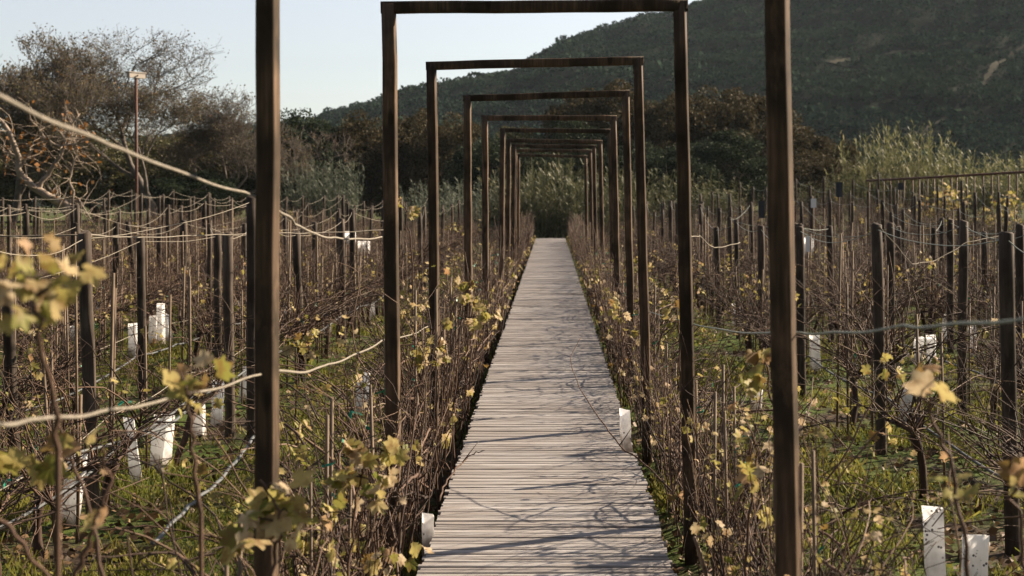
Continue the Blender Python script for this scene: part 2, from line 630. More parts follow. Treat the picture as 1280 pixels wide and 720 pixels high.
for i, (pl, pr, tl, tr, lr, ll) in enumerate(FR):
    Y = F * W * inv[i] * 1e-3
    frame_y.append(Y)
    r = .037
    A, B = P(pl, tl, Y), P(pr, tr, Y)
    root = thing('timber_frame', FNAMES[i], 'frame', ((A.x + B.x) / 2, Y, GZ), 0, 'timber frames over the boardwalk')
    o = Vector(root.location)
    for s, top, lean in ((1, A, -ll), (-1, B, lr)):
        m1 = MB()
        t = Vector((top.x + s * r, Y, top.z - .012))
        bt = Vector((t.x + (lean if s < 0 else -lean), Y, GZ - .25))
        n = 12
        pts = [bt.lerp(t, q / (n - 1)) + Vector((rng.uniform(-.0025, .0025), rng.uniform(-.0025, .0025), 0)) - o for q in range(n)]
        tw = TWIST.get((i, s), rng.uniform(6, 14) if s > 0 else rng.uniform(10, 17))
        wid = {(0, 1): .066, (0, -1): .080}.get((i, s), .074)
        hw = wid / 2 / (math.cos(R(tw)) + math.sin(R(tw)) * .8)
        m1.squared(pts, [hw * (1.02 - .04 * q / n + rng.uniform(-.010, .010)) for q in range(n)], R(-tw))
        link('post', m1.mesh('frame_post', M['frame'], True), root)
    m1 = MB()
    a, b = Vector((A.x - .002, Y, A.z - .031)) - o, Vector((B.x + .002, Y, B.z - .031)) - o
    n = 9
    m1.squared([a.lerp(b, q / (n - 1)) + Vector((0, 0, rng.uniform(-.002, .002))) for q in range(n)],
               [.0305 * (1 + rng.uniform(-.02, .02)) for _ in range(n)], R(2))
    link('beam', m1.mesh('frame_beam', M['frame']), root)

# ------------------------------------------------------------------ grapevine kit
OUT = [(0, 1.0), (14, .80), (24, .66), (36, .90), (48, .96), (60, .72), (74, .60), (92, .74), (110, .70), (135, .50), (158, .46), (174, .18)]
OUTL = [(math.sin(R(a)) * q, math.cos(R(a)) * q) for a, q in OUT]
OUTL = OUTL + [(-x, y_) for x, y_ in reversed(OUTL[1:])]


def add_leaf(mb, p, size, g, simple=False):
    """a lobed, curled vine leaf hanging at p"""
    d = Vector((g.gauss(0, .7), g.gauss(0, .7), g.uniform(-1.1, .25))).normalized()
    s = d.cross(Vector((g.gauss(0, 1), g.gauss(0, 1), g.gauss(0, 1)))).normalized()
    nn = d.cross(s)
    c1, c2 = g.uniform(.15, .8), g.uniform(-.3, .6)
    asy = g.uniform(.7, 1.0)
    pts = []
    ol = OUTL[::2] if simple else OUTL
    for x, y_ in [(0, .12)] + ol:
        x *= asy if x > 0 else 1
        z = -c1 * x * x - c2 * (y_ - .2) ** 2 + (g.uniform(-.10, .10))
        pts.append(Vector(p) + (s * x + d * (y_ + .35) + nn * z) * (size * .5))
    n = len(ol)
    mb.poly(pts, [(0, i + 1, (i + 1) % n + 1) for i in range(n)])


def cane_path(p, d, L, g, seg=8, wander=.16, droop=.0):
    pts = [Vector(p)]
    d = Vector(d).normalized()
    for i in range(seg):
        d = (d + Vector((g.gauss(0, wander), g.gauss(0, wander), g.gauss(0, wander * .6) - droop * (i / seg)))).normalized()
        pts.append(pts[-1] + d * (L / seg))
    return pts


def make_vine(seed, style, leaves, canes):
    g = random.Random(seed)
    st, lf, ties = MB(), MB(), []
    tips = []

    def cane(p, d, L, r, wander=.16, droop=0., sub=True, seg=8):
        pts = cane_path(p, d, L, g, seg, wander, droop)
        if style == 'edge':   # pruned back on the walk side
            for q in pts:
                if q.x < -.20:
                    q.x = -.20 + (q.x + .20) * .18
        n = len(pts)
        st.tube(pts, [r * (1 - .72 * i / n) for i in range(n)], 5, cap=False)
        tips.append(pts)
        if sub:
            for _ in range(g.choice([0, 1, 1, 2])):
                q = pts[g.randrange(2, n - 1)]
                cane(q, (g.gauss(0, 1), g.gauss(0, 1), g.uniform(-.1, 1)), L * g.uniform(.15, .42), r * .5, .3, .1, False, 4)

    if style == 'edge':      # a thicket of upright canes along the walk
        for _ in range(canes):
            p = (max(-.2, min(.2, g.gauss(0, .10))), g.uniform(-.58, .58), g.uniform(0, .12))
            d = (g.gauss(.03, .14) - p[0] * .3, g.gauss(0, .42), 1)
            cane(p, d, g.uniform(.5, 1.42), g.uniform(.0034, .0066), .20, .09)
        for _ in range(8):   # old wood lying through it
            p = (g.gauss(0, .12), g.uniform(-.6, .2), g.uniform(.15, .8))
            cane(p, (g.gauss(0, .08), 1, g.uniform(-.2, .35)), g.uniform(.5, 1.0), g.uniform(.005, .009), .25, .0)
        for _ in range(2):
            y0 = g.uniform(-.4, .4)
            pts = cane_path((g.gauss(0, .05), y0, -.02), (g.gauss(0, .1), 0, 1), .6, g, 7, .12)
            st.tube(pts, [.014, .013, .012, .011, .011, .010, .009, .008], 6)
            tips.append(pts)
        for _ in range(9):   # arching canes spread away from the walk
            s = 1
            cane((s * .15, g.uniform(-.5, .5), g.uniform(.5, .9)), (s * .7, g.gauss(0, .9), g.uniform(.1, 1.0)), g.uniform(.4, .9), g.uniform(.0034, .0055), .24, .30)
        zt = .75
    else:                    # head trained on a cordon wire
        h = g.uniform(.42, .58)
        pts = cane_path((0, 0, -.03), (g.gauss(0, .08), g.gauss(0, .1), 1), h, g, 6, .12)
        st.tube(pts, [.030, .027, .024, .023, .024, .028, .032], 7)
        top = pts[-1]
        for s in (-1, 1):
            arm = cane_path(top, (g.gauss(0, .08), s, .10), g.uniform(.48, .64), g, 7, .13)
            st.tube(arm, [.017, .016, .014, .013, .011, .010, .008, .006], 6)
            tips.append(arm)
            for _ in range(canes // 2):
                q = arm[g.randrange(1, len(arm))]
                cane(q, (g.gauss(0, .42), g.gauss(0, .5), g.uniform(.1, 1.1)), g.uniform(.3, 1.0), g.uniform(.0034, .0066), .19, .12)
            for _ in range(5):
                q = arm[g.randrange(1, len(arm))]
                cane(q, (g.gauss(0, .5), s * g.uniform(.3, 1), g.uniform(-.6, .3)), g.uniform(.3, .7), .0035, .22, .15)
        zt = h
    for _ in range(leaves):  # leaves in bunches toward the tips
        pts = tips[g.randrange(len(tips))]
        c = pts[g.randrange(len(pts) // 2, len(pts))]
        if style == 'edge' and c.z < .25:
            continue
        for _ in range(g.choice([1, 3, 4, 5, 7])):
            add_leaf(lf, c + Vector((g.gauss(0, .038), g.gauss(0, .038), g.gauss(0, .045))), g.uniform(.04, .082), g)
    for _ in range(g.choice([1, 1, 2, 3])):
        c = Vector((g.gauss(0, .03), g.uniform(-.5, .5), zt + g.uniform(-.06, .22)))
        ti = MB()
        ties.append(ti)
        for _ in range(3):
            q = c
            e = q + Vector((g.gauss(0, .02), g.gauss(0, .02), g.uniform(-.04, .02)))
            w = Vector((g.uniform(-.006, .006), g.uniform(-.006, .006), .006))
            ti.poly([q - w, q + w, e + w, e - w], [(0, 1, 2, 3)])
    sks = []
    hh = g.uniform(.95, 1.35) if style == 'edge' else g.uniform(.85, 1.45)
    spots = [(g.gauss(0, .05), g.uniform(-.2, .2), 1.0)]
    if style == 'edge':
        spots.append((g.gauss(0, .08), g.choice((-1, 1)) * g.uniform(.3, .5), g.uniform(.8, 1.1)))
    else:
        for _ in range(g.choice([1, 2])):
            spots.append((g.gauss(0, .12), g.choice((-1, 1)) * g.uniform(.25, .5), g.uniform(.7, 1.15)))
    for x, y_, k in spots:
        sk = MB()
        sk.tube([(x, y_, -.1), (x + g.gauss(0, .025), y_ + g.gauss(0, .025), hh * k)], g.uniform(.006, .010), 6)
        sks.append(sk)
    out = {'woody_stems': st.mesh('woody_stems', M['cane'])}
    for i, sk in enumerate(sks):
        out['stake' + '~' * i] = sk.mesh('stake', M['stake'])
    if lf.v:
        out['leaves'] = lf.mesh('leaves', M['leaf'])
    for i, ti in enumerate(ties):
        out['tie' + '~' * i] = ti.mesh('tie', M['tie'], False)
    return out


EDGE = [make_vine(100 + i, 'edge', [17, 25, 10, 30, 19, 9, 14][i], [60, 66, 72, 62, 74, 66, 64][i]) for i in range(7)]
EDGE_FAR = [make_vine(140 + i, 'edge', [4, 3, 6, 2][i], 58) for i in range(4)]
ROW_FAR = [make_vine(260 + i, 'row', 2, 44) for i in range(4)]
ROW = [make_vine(200 + i, 'row', [4, 7, 3, 8, 3, 5, 2, 10][i], [50, 58, 54, 46, 62, 54, 58, 50][i]) for i in range(8)]


def put_vine(kit, loc, rz, sc, label, group):
    root = thing('grapevine', label, 'grapevine', loc, rz, group)
    root.scale = (sc, sc * rng.choice((-1, 1)), sc * rng.uniform(.9, 1.08))
    for nm, me in kit.items():
        link(nm.rstrip('~'), me, root)
    return root


def gz(x, y_):
    return float(ground_z(x, y_))


SIDE = {-1: 'bare-tree side', 1: 'hill side'}
# rows along the walk
for s in (-1, 1):
    n = 0
    y_ = 2.3 if s < 0 else 2.6
    while y_ < 51:
        n += 1
        kit = rng.choice(EDGE) if y_ < 24 else rng.choice(EDGE_FAR)
        x = s * (.83 + rng.uniform(-.02, .04)) - .02
        sc = rng.uniform(.92, 1.06) if y_ > (6 if s < 0 else 11) else rng.uniform(.78, .9)
        word = 'tangle of bare brown canes with a few yellow leaves' if y_ < 24 else 'bare brown canes'
        put_vine(kit, (x, y_, gz(x, y_)), (0 if s > 0 else math.pi) + rng.uniform(-.12, .12), sc,
                 f'{ordinal(n)} vine along the boardwalk edge, {SIDE[s]}, {"canes with few yellow leaves" if y_ < 24 else "bare canes"}',
                 'grapevines along the boardwalk edges')
        y_ += rng.uniform(.92, 1.08)

# ------------------------------------------------------------------ vineyard rows
ROWS = {-1: [-2.6, -3.8, -5.15, -6.45, -7.8, -9.2, -10.7, -12.3], 1: [2.35, 3.5, 4.8, 6.1, 7.4, 8.7, 10.1, 11.6]}
KEY = [(8, 352, 15, 12), (105, 292, 17, 12), (145, 280, 8, 0), (96, 280, 9, 2), (176, 297, 11, 3), (199, 283, 6.5, 0), (230, 276, 7, 0),
       (160, 278, 6.5, 14), (272, 292, 10, 0), (284, 292, 13, 4), (315, 247, 14, 0), (370, 290, 10, 8), (393, 278, 6.5, 1), (440, 262, 7.5, 2),
       (258, 282, 6, 1), (305, 280, 6.5, 1), (1258, 292, 19, 8), (1275, 282, 11, 0), (1096, 281, 14, 6), (1113, 280, 10, 2), (1123, 284, 6.5, 2),
       (1205, 277, 12, -3), (1188, 275, 8.5, 0), (1177, 273, 6.5, 0), (1167, 285, 7, 0), (1230, 290, 7.5, 3), (1000, 281, 8.5, 6),
       (1037, 283, 8, 3), (951, 283, 9, 3), (895, 285, 7, 4), (912, 272, 6, 2), (1062, 300, 6, 1)]
PH = .22 + 1.42
posts = []          # x, y, top z, lean(m at top to base), radius, row, side
for px, py, w, lean in KEY:
    Y = min(F * .08 / w, 27)
    p = P(px, py, Y)
    s = -1 if p.x < 0 else 1
    row = min(range(8), key=lambda q: abs(ROWS[s][q] - p.x))
    posts.append((p.x, Y, p.z, lean / F * Y * 1.1, .04, row, s))
for s in (-1, 1):
    for ri, x in enumerate(ROWS[s]):
        y_ = abs(x) * 2.35 + rng.uniform(-.6, .6)
        while y_ < 46:
            xx = x + rng.gauss(0, .05)
            if -70 < PXY(xx, y_) < 1350 and all(abs(q[0] - xx) > .55 or abs(q[1] - y_) > 1.4 for q in posts) and y_ > 11:
                rad = rng.choice([.030, .034, .038, .040])
                posts.append((xx, y_, gz(xx, y_) + PH + rng.gauss(0, .10), rng.gauss(0, .03), rad, ri, s))
            y_ += rng.uniform(1.9, 2.7)


def post_mesh(h, r, lean, seed):
    g = random.Random(seed)
    m1 = MB()
    n = 9
    pts = [(lean * (1 - i / (n - 1)) + g.uniform(-.003, .003), g.uniform(-.003, .003), -.2 + (h + .2) * i / (n - 1)) for i in range(n)]
    rr = [r * (1.03 - .06 * i / n + g.uniform(-.02, .02)) for i in range(n)]
    pts += [(0, 0, h + r * .22)]
    rr += [r * .72]
    m1.tube(pts, rr, 12)
    return m1.mesh('vineyard_post', M['post'])


posts.sort(key=lambda q: (q[6], q[5], q[1]))
cnt = {}
rowposts = {}
for i, (x, y_, zt, lean, r, row, s) in enumerate(posts):
    cnt[(s, row)] = cnt.get((s, row), 0) + 1
    g0 = gz(x, y_)
    look = 'thick weathered' if r > .037 else 'slim grey'
    if abs(lean) > .06:
        look = 'leaning ' + look
    o = link('vineyard_post', post_mesh(zt - g0, r, lean, i))
    o.location = (x, y_, g0)
    tag(o, f'{look} wooden post, {ordinal(cnt[(s, row)])} in the {ordinal(row + 1)} vine row, {SIDE[s]}', 'post', 'wooden posts in the vineyard rows')
    rowposts.setdefault((s, row), []).append((x, y_, zt))

TUB = [(85, 563, 655, .10, .085), (172, 520, 605, -.10, .07), (199, 513, 585, .06, .10), (250, 497, 548, -.02, .08), (270, 473, 535, .03, .08),
       (303, 456, 507, .05, .07), (166, 403, 445, .0, .08), (190, 393, 432, .03, .09), (201, 377, 430, .0, .08), (212, 390, 428, -.10, .08),
       (452, 462, 523, .03, .10), (466, 375, 400, .0, .12), (360, 382, 405, .0, .10), (297, 375, 400, .0, .11), (381, 394, 418, .05, .10),
       (410, 398, 420, -.03, .09), (92, 402, 426, .0, .09), (122, 375, 399, .02, .09), (1172, 628, 762, -.04, .088), (1215, 662, 790, .03, .088),
       (1131, 475, 532, .06, .075), (1147, 420, 455, .03, .09), (1165, 417, 460, -.02, .085), (1020, 416, 465, -.03, .08), (945, 472, 512, .03, .08),
       (921, 377, 410, .0, .10), (1217, 405, 447, -.03, .08), (1180, 390, 430, .04, .06), (1089, 375, 395, .0, .08), (1010, 296, 318, .0, .16), (436, 288, 305, 0, .2), (455, 300, 316, 0, .2), (1126, 360, 384, .02, .07),
       (784, 507, 560, -.03, .05), (535, 640, 690, .0, .05)]
far_st, far_lf = [], []
CLEAR = [(q[0], F * (CH - GZ) / (q[2] - 244), (q[2] - q[1])) for q in TUB if q[2] > 395]


def blocks(x, y_):
    return any(y_ < ty - .2 and y_ > 4 and abs(PXY(x, y_) - px) < .13 * F / y_ for px, ty, hp in CLEAR if hp > 27)


CLEARED = 0
n_vines = 0
for s in (-1, 1):
    for ri, x in enumerate(ROWS[s]):
        n = 0
        y_ = abs(x) * 2.35 + rng.uniform(-.5, .5)
        while y_ < 47:
            xx = x + rng.gauss(0, .05)
            px = PXY(xx, y_)
            if blocks(xx, y_) and rng.random() < .75:
                CLEARED += 1
                y_ += rng.uniform(.9, 1.1)
                continue
            if -110 < px < 1400:
                lim = 25 if ri < 4 else 23 if ri < 6 else 28
                if y_ < lim:
                    n += 1
                    kit = ROW[rng.randrange(8)]
                    sc = rng.uniform(.9, 1.15)
                    put_vine(kit, (xx, y_, gz(xx, y_)), rng.choice((0, math.pi)) + rng.uniform(-.15, .15), sc,
                             f'leafless brown grapevine, {ordinal(n)} in the {ordinal(ri + 1)} vine row, {SIDE[s]}',
                             'grapevines in the vineyard rows')
                    n_vines += 1
                else:
                    far_st.append((xx, y_, gz(xx, y_), rng.choice((0, math.pi)) + rng.uniform(-.3, .3), rng.uniform(.9, 1.15)))
            y_ += rng.uniform(.70, .86)
print('row vines', n_vines, 'cleared', CLEARED, 'far', len(far_st), 'posts', len(posts))


def merged(name, insts, kits, keys, mats):
    """many far vines as one mesh, several material slots"""
    V, Fc, MI, base = [], [], [], 0
    cache = {}
    for i, (x, y_, z, a, sc) in enumerate(insts):
        ki = i % len(kits)
        for mi, key in enumerate(keys):
            if key not in kits[ki]:
                continue
            if (ki, key) not in cache:
                me = kits[ki][key]
                v = np.empty(len(me.vertices) * 3, np.float32)
                me.vertices.foreach_get('co', v)
                cache[(ki, key)] = (v.reshape(-1, 3), [tuple(p.vertices) for p in me.polygons])
            v, f = cache[(ki, key)]
            c, s_ = math.cos(a) * sc, math.sin(a) * sc
            V.append(np.stack([v[:, 0] * c - v[:, 1] * s_ + x, v[:, 0] * s_ + v[:, 1] * c + y_, v[:, 2] * sc + z], 1))
            Fc.extend(tuple(q + base for q in p) for p in f)
            MI.extend([mi] * len(f))
            base += len(v)
    me = bpy.data.meshes.new(name)
    me.from_pydata(np.concatenate(V).tolist(), [], Fc)
    for m_ in mats:
        me.materials.append(m_)
    me.polygons.foreach_set('material_index', MI)
    me.update()
    return me


fo = link('distant_vines', merged('distant_vines', far_st, ROW_FAR, ['woody_stems', 'leaves', 'stake'], [M['cane'], M['leaf'], M['stake']]))
tag(fo, 'brown mass of leafless vines filling the far rows', 'vines', kind='stuff')

# ------------------------------------------------------------------ wires and cords


def sag_path(pts, sag, n=10, g=rng):
    out = []
    for a, b in zip(pts, pts[1:]):
        a, b = Vector(a), Vector(b)
        sg = sag * g.uniform(.25, 1.4) * min(1, (b - a).length / 2.2)
        w1 = g.uniform(-.006, .006)
        for i in range(n):
            t = i / n
            p = a.lerp(b, t)
            p.z -= sg * 4 * t * (1 - t)
            p.x += w1 * math.sin(t * 9)
            p.z += .0025 * math.sin(t * 11 + w1 * 600)
            out.append(p)
    out.append(Vector(pts[-1]))
    return out


def cord(name, pts, r, mat, label, cat, group=None):
    m1 = MB()
    m1.tube(pts, r, 5)
    return tag(link(name, m1.mesh(name, mat)), label, cat, group)


for (s, ri), pp in rowposts.items():
    pp = sorted(pp, key=lambda q: q[1])
    if len(pp) < 3:
        continue
    far = pp[0][1]
    top = [(p[0], p[1], p[2] - .03) for p in pp]
    a = top[0]
    top.insert(0, (ROWS[s][ri], a[1] - 1.8, a[2] + rng.uniform(-.1, .05)))
    cord('trellis_string', sag_path(top, .11), .0030 if far < 16 else .0036, M['wire'] if s < 0 else M['greywire'],
         f'{"cream" if s < 0 else "grey"} cord sagging between post tops of the {ordinal(ri + 1)} vine row, {SIDE[s]}', 'cord', 'cords tied along the post tops')
    mid = [(ROWS[s][ri], p[1], gz(p[0], p[1]) + .56 + rng.uniform(-.03, .06)) for p in pp]
    mid.insert(0, (ROWS[s][ri], pp[0][1] - 2.4, GZ + .52))
    if ri < 6:
        cord('trellis_wire', sag_path(mid, .05), .0034 if far < 16 else .004, M['wire'],
             f'low cordon wire carrying the vines of the {ordinal(ri + 1)} vine row, {SIDE[s]}', 'wire', 'low cordon wires of the vine rows')
    if ri < 2:
        hz = [(ROWS[s][ri] + .05, p[1], gz(p[0], p[1]) + .40) for p in pp]
        hz.insert(0, (ROWS[s][ri] + .05, pp[0][1] - 2.2, GZ + .38))
        cord('drip_hose', sag_path(hz, .06), .009, M['hose'], f'grey drip hose hanging under the {ordinal(ri + 1)} vine row, {SIDE[s]}', 'hose', 'drip hoses')

f0, f1, f2, f3 = frame_y[:4]
cord('rope', sag_path([P(-60, 92, 2.0), P(150, 186, 2.75), P(312, 243, f0 - .05)], .02, 14) + [P(330, 250, f0 + .02)], .0038, M['wire'],
     'thick pale rope slanting down to the first tall frame post below the sky', 'rope')
cord('rope', sag_path([P(346, 258, f0 + .03), P(375, 283, f0 + 1.1), P(420, 297, 6.2), P(478, 296, f1 - .04)], .02, 10), .0045, M['wire'],
     'pale rope running between the first and second frame posts at head height', 'rope')
cord('rope', sag_path([P(-60, 533, 2.0), P(60, 524, 2.4), P(180, 505, 3.0), P(326, 468, f0 - .045)], .012, 12), .0034, M['wire'],
     'pale twisted rope crossing low toward the first tall frame post, bare-tree side', 'rope')
cord('rope', sag_path([P(340, 462, f0 + .02), P(410, 455, 5.6), P(478, 425, f1 - .04), P(535, 408, f2 - .04)], .05, 12), .0045, M['wire'],
     'low pale rope looping from the first frame post onward to the next two', 'rope')
cord('guide_wire', sag_path([P(1330, 390, 2.1), P(1130, 408, 3.0), P(1000, 416, f0), P(868, 405, f1), P(812, 390, f2)], .012, 12), .0030, M['greywire'],
     'thin grey green wire strung across the frame posts on the hill side', 'wire')
cord('guide_wire', sag_path([P(852, 293, f1), P(875, 295, f1 + 1.0), P(893, 310, f1 + 1.9), P(925, 303, f1 + 2.6)], .02, 8), .003, M['wire'],
     'short pale wire looping from the second frame post on the hill side', 'wire')
cord('guide_wire', sag_path([P(1098, 282, 10.1), P(1120, 306, 10.3), P(1140, 330, 10.6), P(1168, 326, 10.9), P(1210, 302, 11.2), P(1258, 292, 11.6)], .02, 8), .0035, M['wire'],
     'pale wire hanging loose from a thick post top on the hill side', 'wire')
cord('cross_cord', sag_path([(-4.4, 8.5, P(0, 297, 8.5).z), P(105, 293, 8.37), P(178, 297, 9.3), P(270, 293, 10.2), P(345, 291, 10.9), P(400, 291, 11.5), P(484, 287, 12)], .012, 10),
     .0042, M['wire'], 'taut cream cord running straight across the thick post tops, bare-tree side', 'cord')
# pale hoses and canes low in the near corner
cord('drip_hose', sag_path([P(-30, 622, 7.0), P(40, 590, 7.5), P(100, 565, 8.0), P(200, 536, 8.8), P(232, 515, 9.4)], .03, 8), .011, M['hose'],
     'thick pale hose rising through the near vines beside a white grow tube', 'hose', 'drip hoses')
cord('drip_hose', sag_path([P(190, 680, 5.6), P(236, 632, 6.0), P(270, 605, 6.3), P(300, 570, 6.7), P(318, 545, 7.0)], .02, 8), .009, M['hose'],
     'bent grey hose climbing toward the first tall frame post from below', 'hose', 'drip hoses')

# stray canes reaching over the planks belong to edge vines: build two of them as vines of their own
for pix, lab in (([(838, 614, 7.2), (812, 585, 7.3), (775, 556, 7.5), (744, 515, 8.0), (722, 478, 8.6), (714, 447, 9.2), (726, 422, 9.4)], 'long bare cane arching over the planks from the hill side'),
                 ([(548, 625, 6.9), (560, 600, 7.1), (578, 578, 7.3), (592, 567, 7.4), (606, 563, 7.4)], 'short dark cane poking over the planks, bare-tree side'),
                 ([(975, 690, 5.6), (1000, 648, 5.6), (1055, 636, 5.7), (1108, 645, 5.8), (1145, 672, 5.9), (1158, 730, 5.9)], 'thick bent cane arching low beside the dotted grow tube')):
    r0 = thing('vine_cane', lab, 'vine cane', P(*pix[0]))
    m1 = MB()
    pp = [P(*q) - Vector(r0.location) for q in pix]
    pp = [pp[0] + (pp[0] - pp[1])] + pp + [pp[-1] + (pp[-1] - pp[-2])]
    fine = []
    for q in range(1, len(pp) - 2):      # a smooth curve through the points
        a, b, c, d = pp[q - 1:q + 3]
        for k in range(5):
            t = k / 5
            fine.append(.5 * (2 * b + (c - a) * t + (2 * a - 5 * b + 4 * c - d) * t * t + (3 * b - a - 3 * c + d) * t ** 3)
                        + Vector((rng.gauss(0, .003), rng.gauss(0, .003), rng.gauss(0, .003))))
    fine.append(pp[-2])
    m1.tube(fine, [.0055 - .0035 * k / len(fine) for k in range(len(fine))], 5)
    q = P(*pix[2]) - Vector(r0.location)
    m1.tube([q, q + Vector((.05, .05, .06)), q + Vector((.08, .12, .09))], [.003, .0025, .0015], 4)
    link('woody_stems', m1.mesh('woody_stems', M['cane']), r0)

# ------------------------------------------------------------------ near sprigs with leaves (out of focus in the photo)
SPR = [  # base (px,py), tip (px,py), depth, leaf spots (px,py,count)
    ([(75, 560), (60, 470), (45, 400), (38, 350)], 2.2, [(25, 320, 3), (15, 345, 3), (60, 350, 2), (70, 345, 3), (45, 385, 2), (85, 360, 2)], 'near bare shoot with yellow green leaves beside the slanting rope'),
    ([(130, 735), (120, 660), (95, 590), (70, 520)], 3.0, [(110, 545, 1), (40, 575, 2), (60, 560, 2)], 'near forked brown shoot under the lower rope with few leaves'),
    ([(330, 760), (345, 690), (350, 640), (325, 600)], 3.4, [(330, 640, 4), (310, 655, 4), (360, 640, 4), (290, 670, 3), (345, 610, 3), (370, 650, 2)], 'near leafy shoot with tan leaves at the foot of the first frame post'),
    ([(430, 770), (438, 690), (445, 620), (460, 560)], 4.4, [(440, 590, 5), (455, 560, 4), (425, 600, 4), (490, 570, 3), (470, 610, 3), (480, 590, 2), (410, 640, 3)], 'near yellow leafed shoot beside the second frame post'),
    ([(60, 780), (95, 715), (118, 660), (135, 600), (128, 560)], 2.7, [(135, 640, 1)], 'near dark bent cane rising past a white grow tube'),
    ([(-10, 640), (20, 670), (60, 720), (90, 770)], 2.5, [], 'near cane drooping across the bare-tree side bottom margin'),
    ([(560, 780), (470, 720), (400, 690), (340, 700), (300, 690)], 5.2, [(470, 700, 3), (395, 680, 3), (520, 690, 2)], 'long low shoot sprawling between the first two frame posts'),
    ([(250, 640), (240, 560), (236, 500)], 2.8, [(225, 465, 1), (240, 478, 3), (250, 490, 1)], 'single near shoot tip with leaves crossing the lower rope'),
    ([(1215, 770), (1205, 660), (1185, 570), (1160, 505), (1148, 490)], 2.9, [(1160, 470, 3), (1195, 605, 4), (1175, 470, 1)], 'near bare shoot with two pale yellow leaves by a white grow tube'),
    ([(1285, 740), (1275, 650), (1262, 585)], 2.9, [(1268, 572, 2), (1278, 590, 1), (1275, 640, 1)], 'near shoot with a pale leaf at the far hill side margin'),
    ([(930, 720), (938, 640), (948, 580), (940, 540)], 4.6, [(940, 575, 4), (950, 600, 4), (935, 550, 2), (965, 565, 2), (925, 610, 2)], 'tan leafed shoot before the tall frame post on the hill side'),
    ([(985, 560), (965, 500), (955, 450)], 4.4, [(950, 445, 3), (945, 455, 2), (935, 485, 4), (955, 435, 2)], 'green leaf shoot touching the tall frame post on the hill side'),
    ([(566, 540), (572, 440), (580, 370), (592, 350)], 9.0, [(590, 355, 6), (580, 370, 6), (600, 380, 4), (605, 400, 5), (590, 405, 4), (620, 395, 4), (575, 350, 3)], 'sunlit yellow leafed shoot above the boardwalk vines, bare-tree side'),
    ([(545, 560), (548, 480), (545, 440)], 8.2, [(545, 430, 6), (530, 440, 4), (553, 445, 4), (520, 455, 2), (560, 400, 3)], 'yellow green leafed shoot between second and third frame posts'),
    ([(515, 330), (512, 290), (505, 260)], 9.8, [(505, 252, 3), (512, 262, 3), (518, 268, 4)], 'lone high shoot with yellow leaves beside the second frame post'),
    ([(775, 480), (778, 420), (772, 380)], 11.0, [(772, 380, 6), (778, 395, 5), (765, 390, 4), (785, 415, 4), (790, 430, 2)], 'bright yellow leafed shoot over the boardwalk vines, hill side'),
    ([(850, 470), (848, 410), (845, 375)], 8.0, [(846, 375, 4), (842, 388, 3), (838, 400, 3)], 'pale leafed shoot against the second frame post, hill side'),
    ([(370, 500), (372, 450), (378, 420)], 8.5, [(378, 425, 5), (368, 430, 4), (388, 415, 3), (395, 440, 3), (360, 440, 2)], 'yellow leafed shoot just behind the first tall frame post, bare-tree side'),
    ([(800, 390), (798, 345), (800, 320)], 14.0, [(800, 325, 6), (795, 335, 4), (810, 330, 4), (812, 345, 3)], 'yellow leafed shoot at the third frame post, hill side'),
]
for path, Y, spots, lab in SPR:
    g = random.Random(lab)
    b = P(*path[0], Y)
    root = thing('vine_shoot', lab, 'vine shoot', (b.x, Y, gz(b.x, Y)), 0, 'leafy vine shoots')
    o = Vector(root.location)
    m1, m2 = MB(), MB()
    pts = [Vector((b.x + g.uniform(-.02, .02), Y, o.z)) - o] + [P(px, py, Y + g.uniform(-.04, .04)) - o for px, py in path]
    if pts[1].z < .1:
        pts.pop(0)
    fine = []
    for a, c in zip(pts, pts[1:]):
        for i in range(5):
            q = a.lerp(c, i / 5)
            fine.append(q + Vector((g.gauss(0, .004), g.gauss(0, .006), 0)))
    fine.append(pts[-1])
    r = .0062
    m1.tube(fine, [r * (1 - .6 * i / len(fine)) for i in range(len(fine))], 6)
    for px, py, n in spots:
        c = P(px, py, Y + g.uniform(-.05, .08)) - o
        q = min(fine, key=lambda v: (v - c).length)
        m1.tube([q, q.lerp(c, .5) + Vector((0, 0, .01)), c], [.003, .0025, .0015], 4)
        for _ in range((2 * n if Y < 5 else n + n // 2) if path[0][0] < 640 else n):
            add_leaf(m2, c + Vector((g.gauss(0, .020), g.gauss(0, .03), g.gauss(0, .018))), g.uniform(.06, .10) if Y > 2.5 else g.uniform(.045, .065), g)
    link('woody_stems', m1.mesh('woody_stems', M['cane']), root)
    if m2.v:
        link('leaves', m2.mesh('leaves', M['leaf']), root)

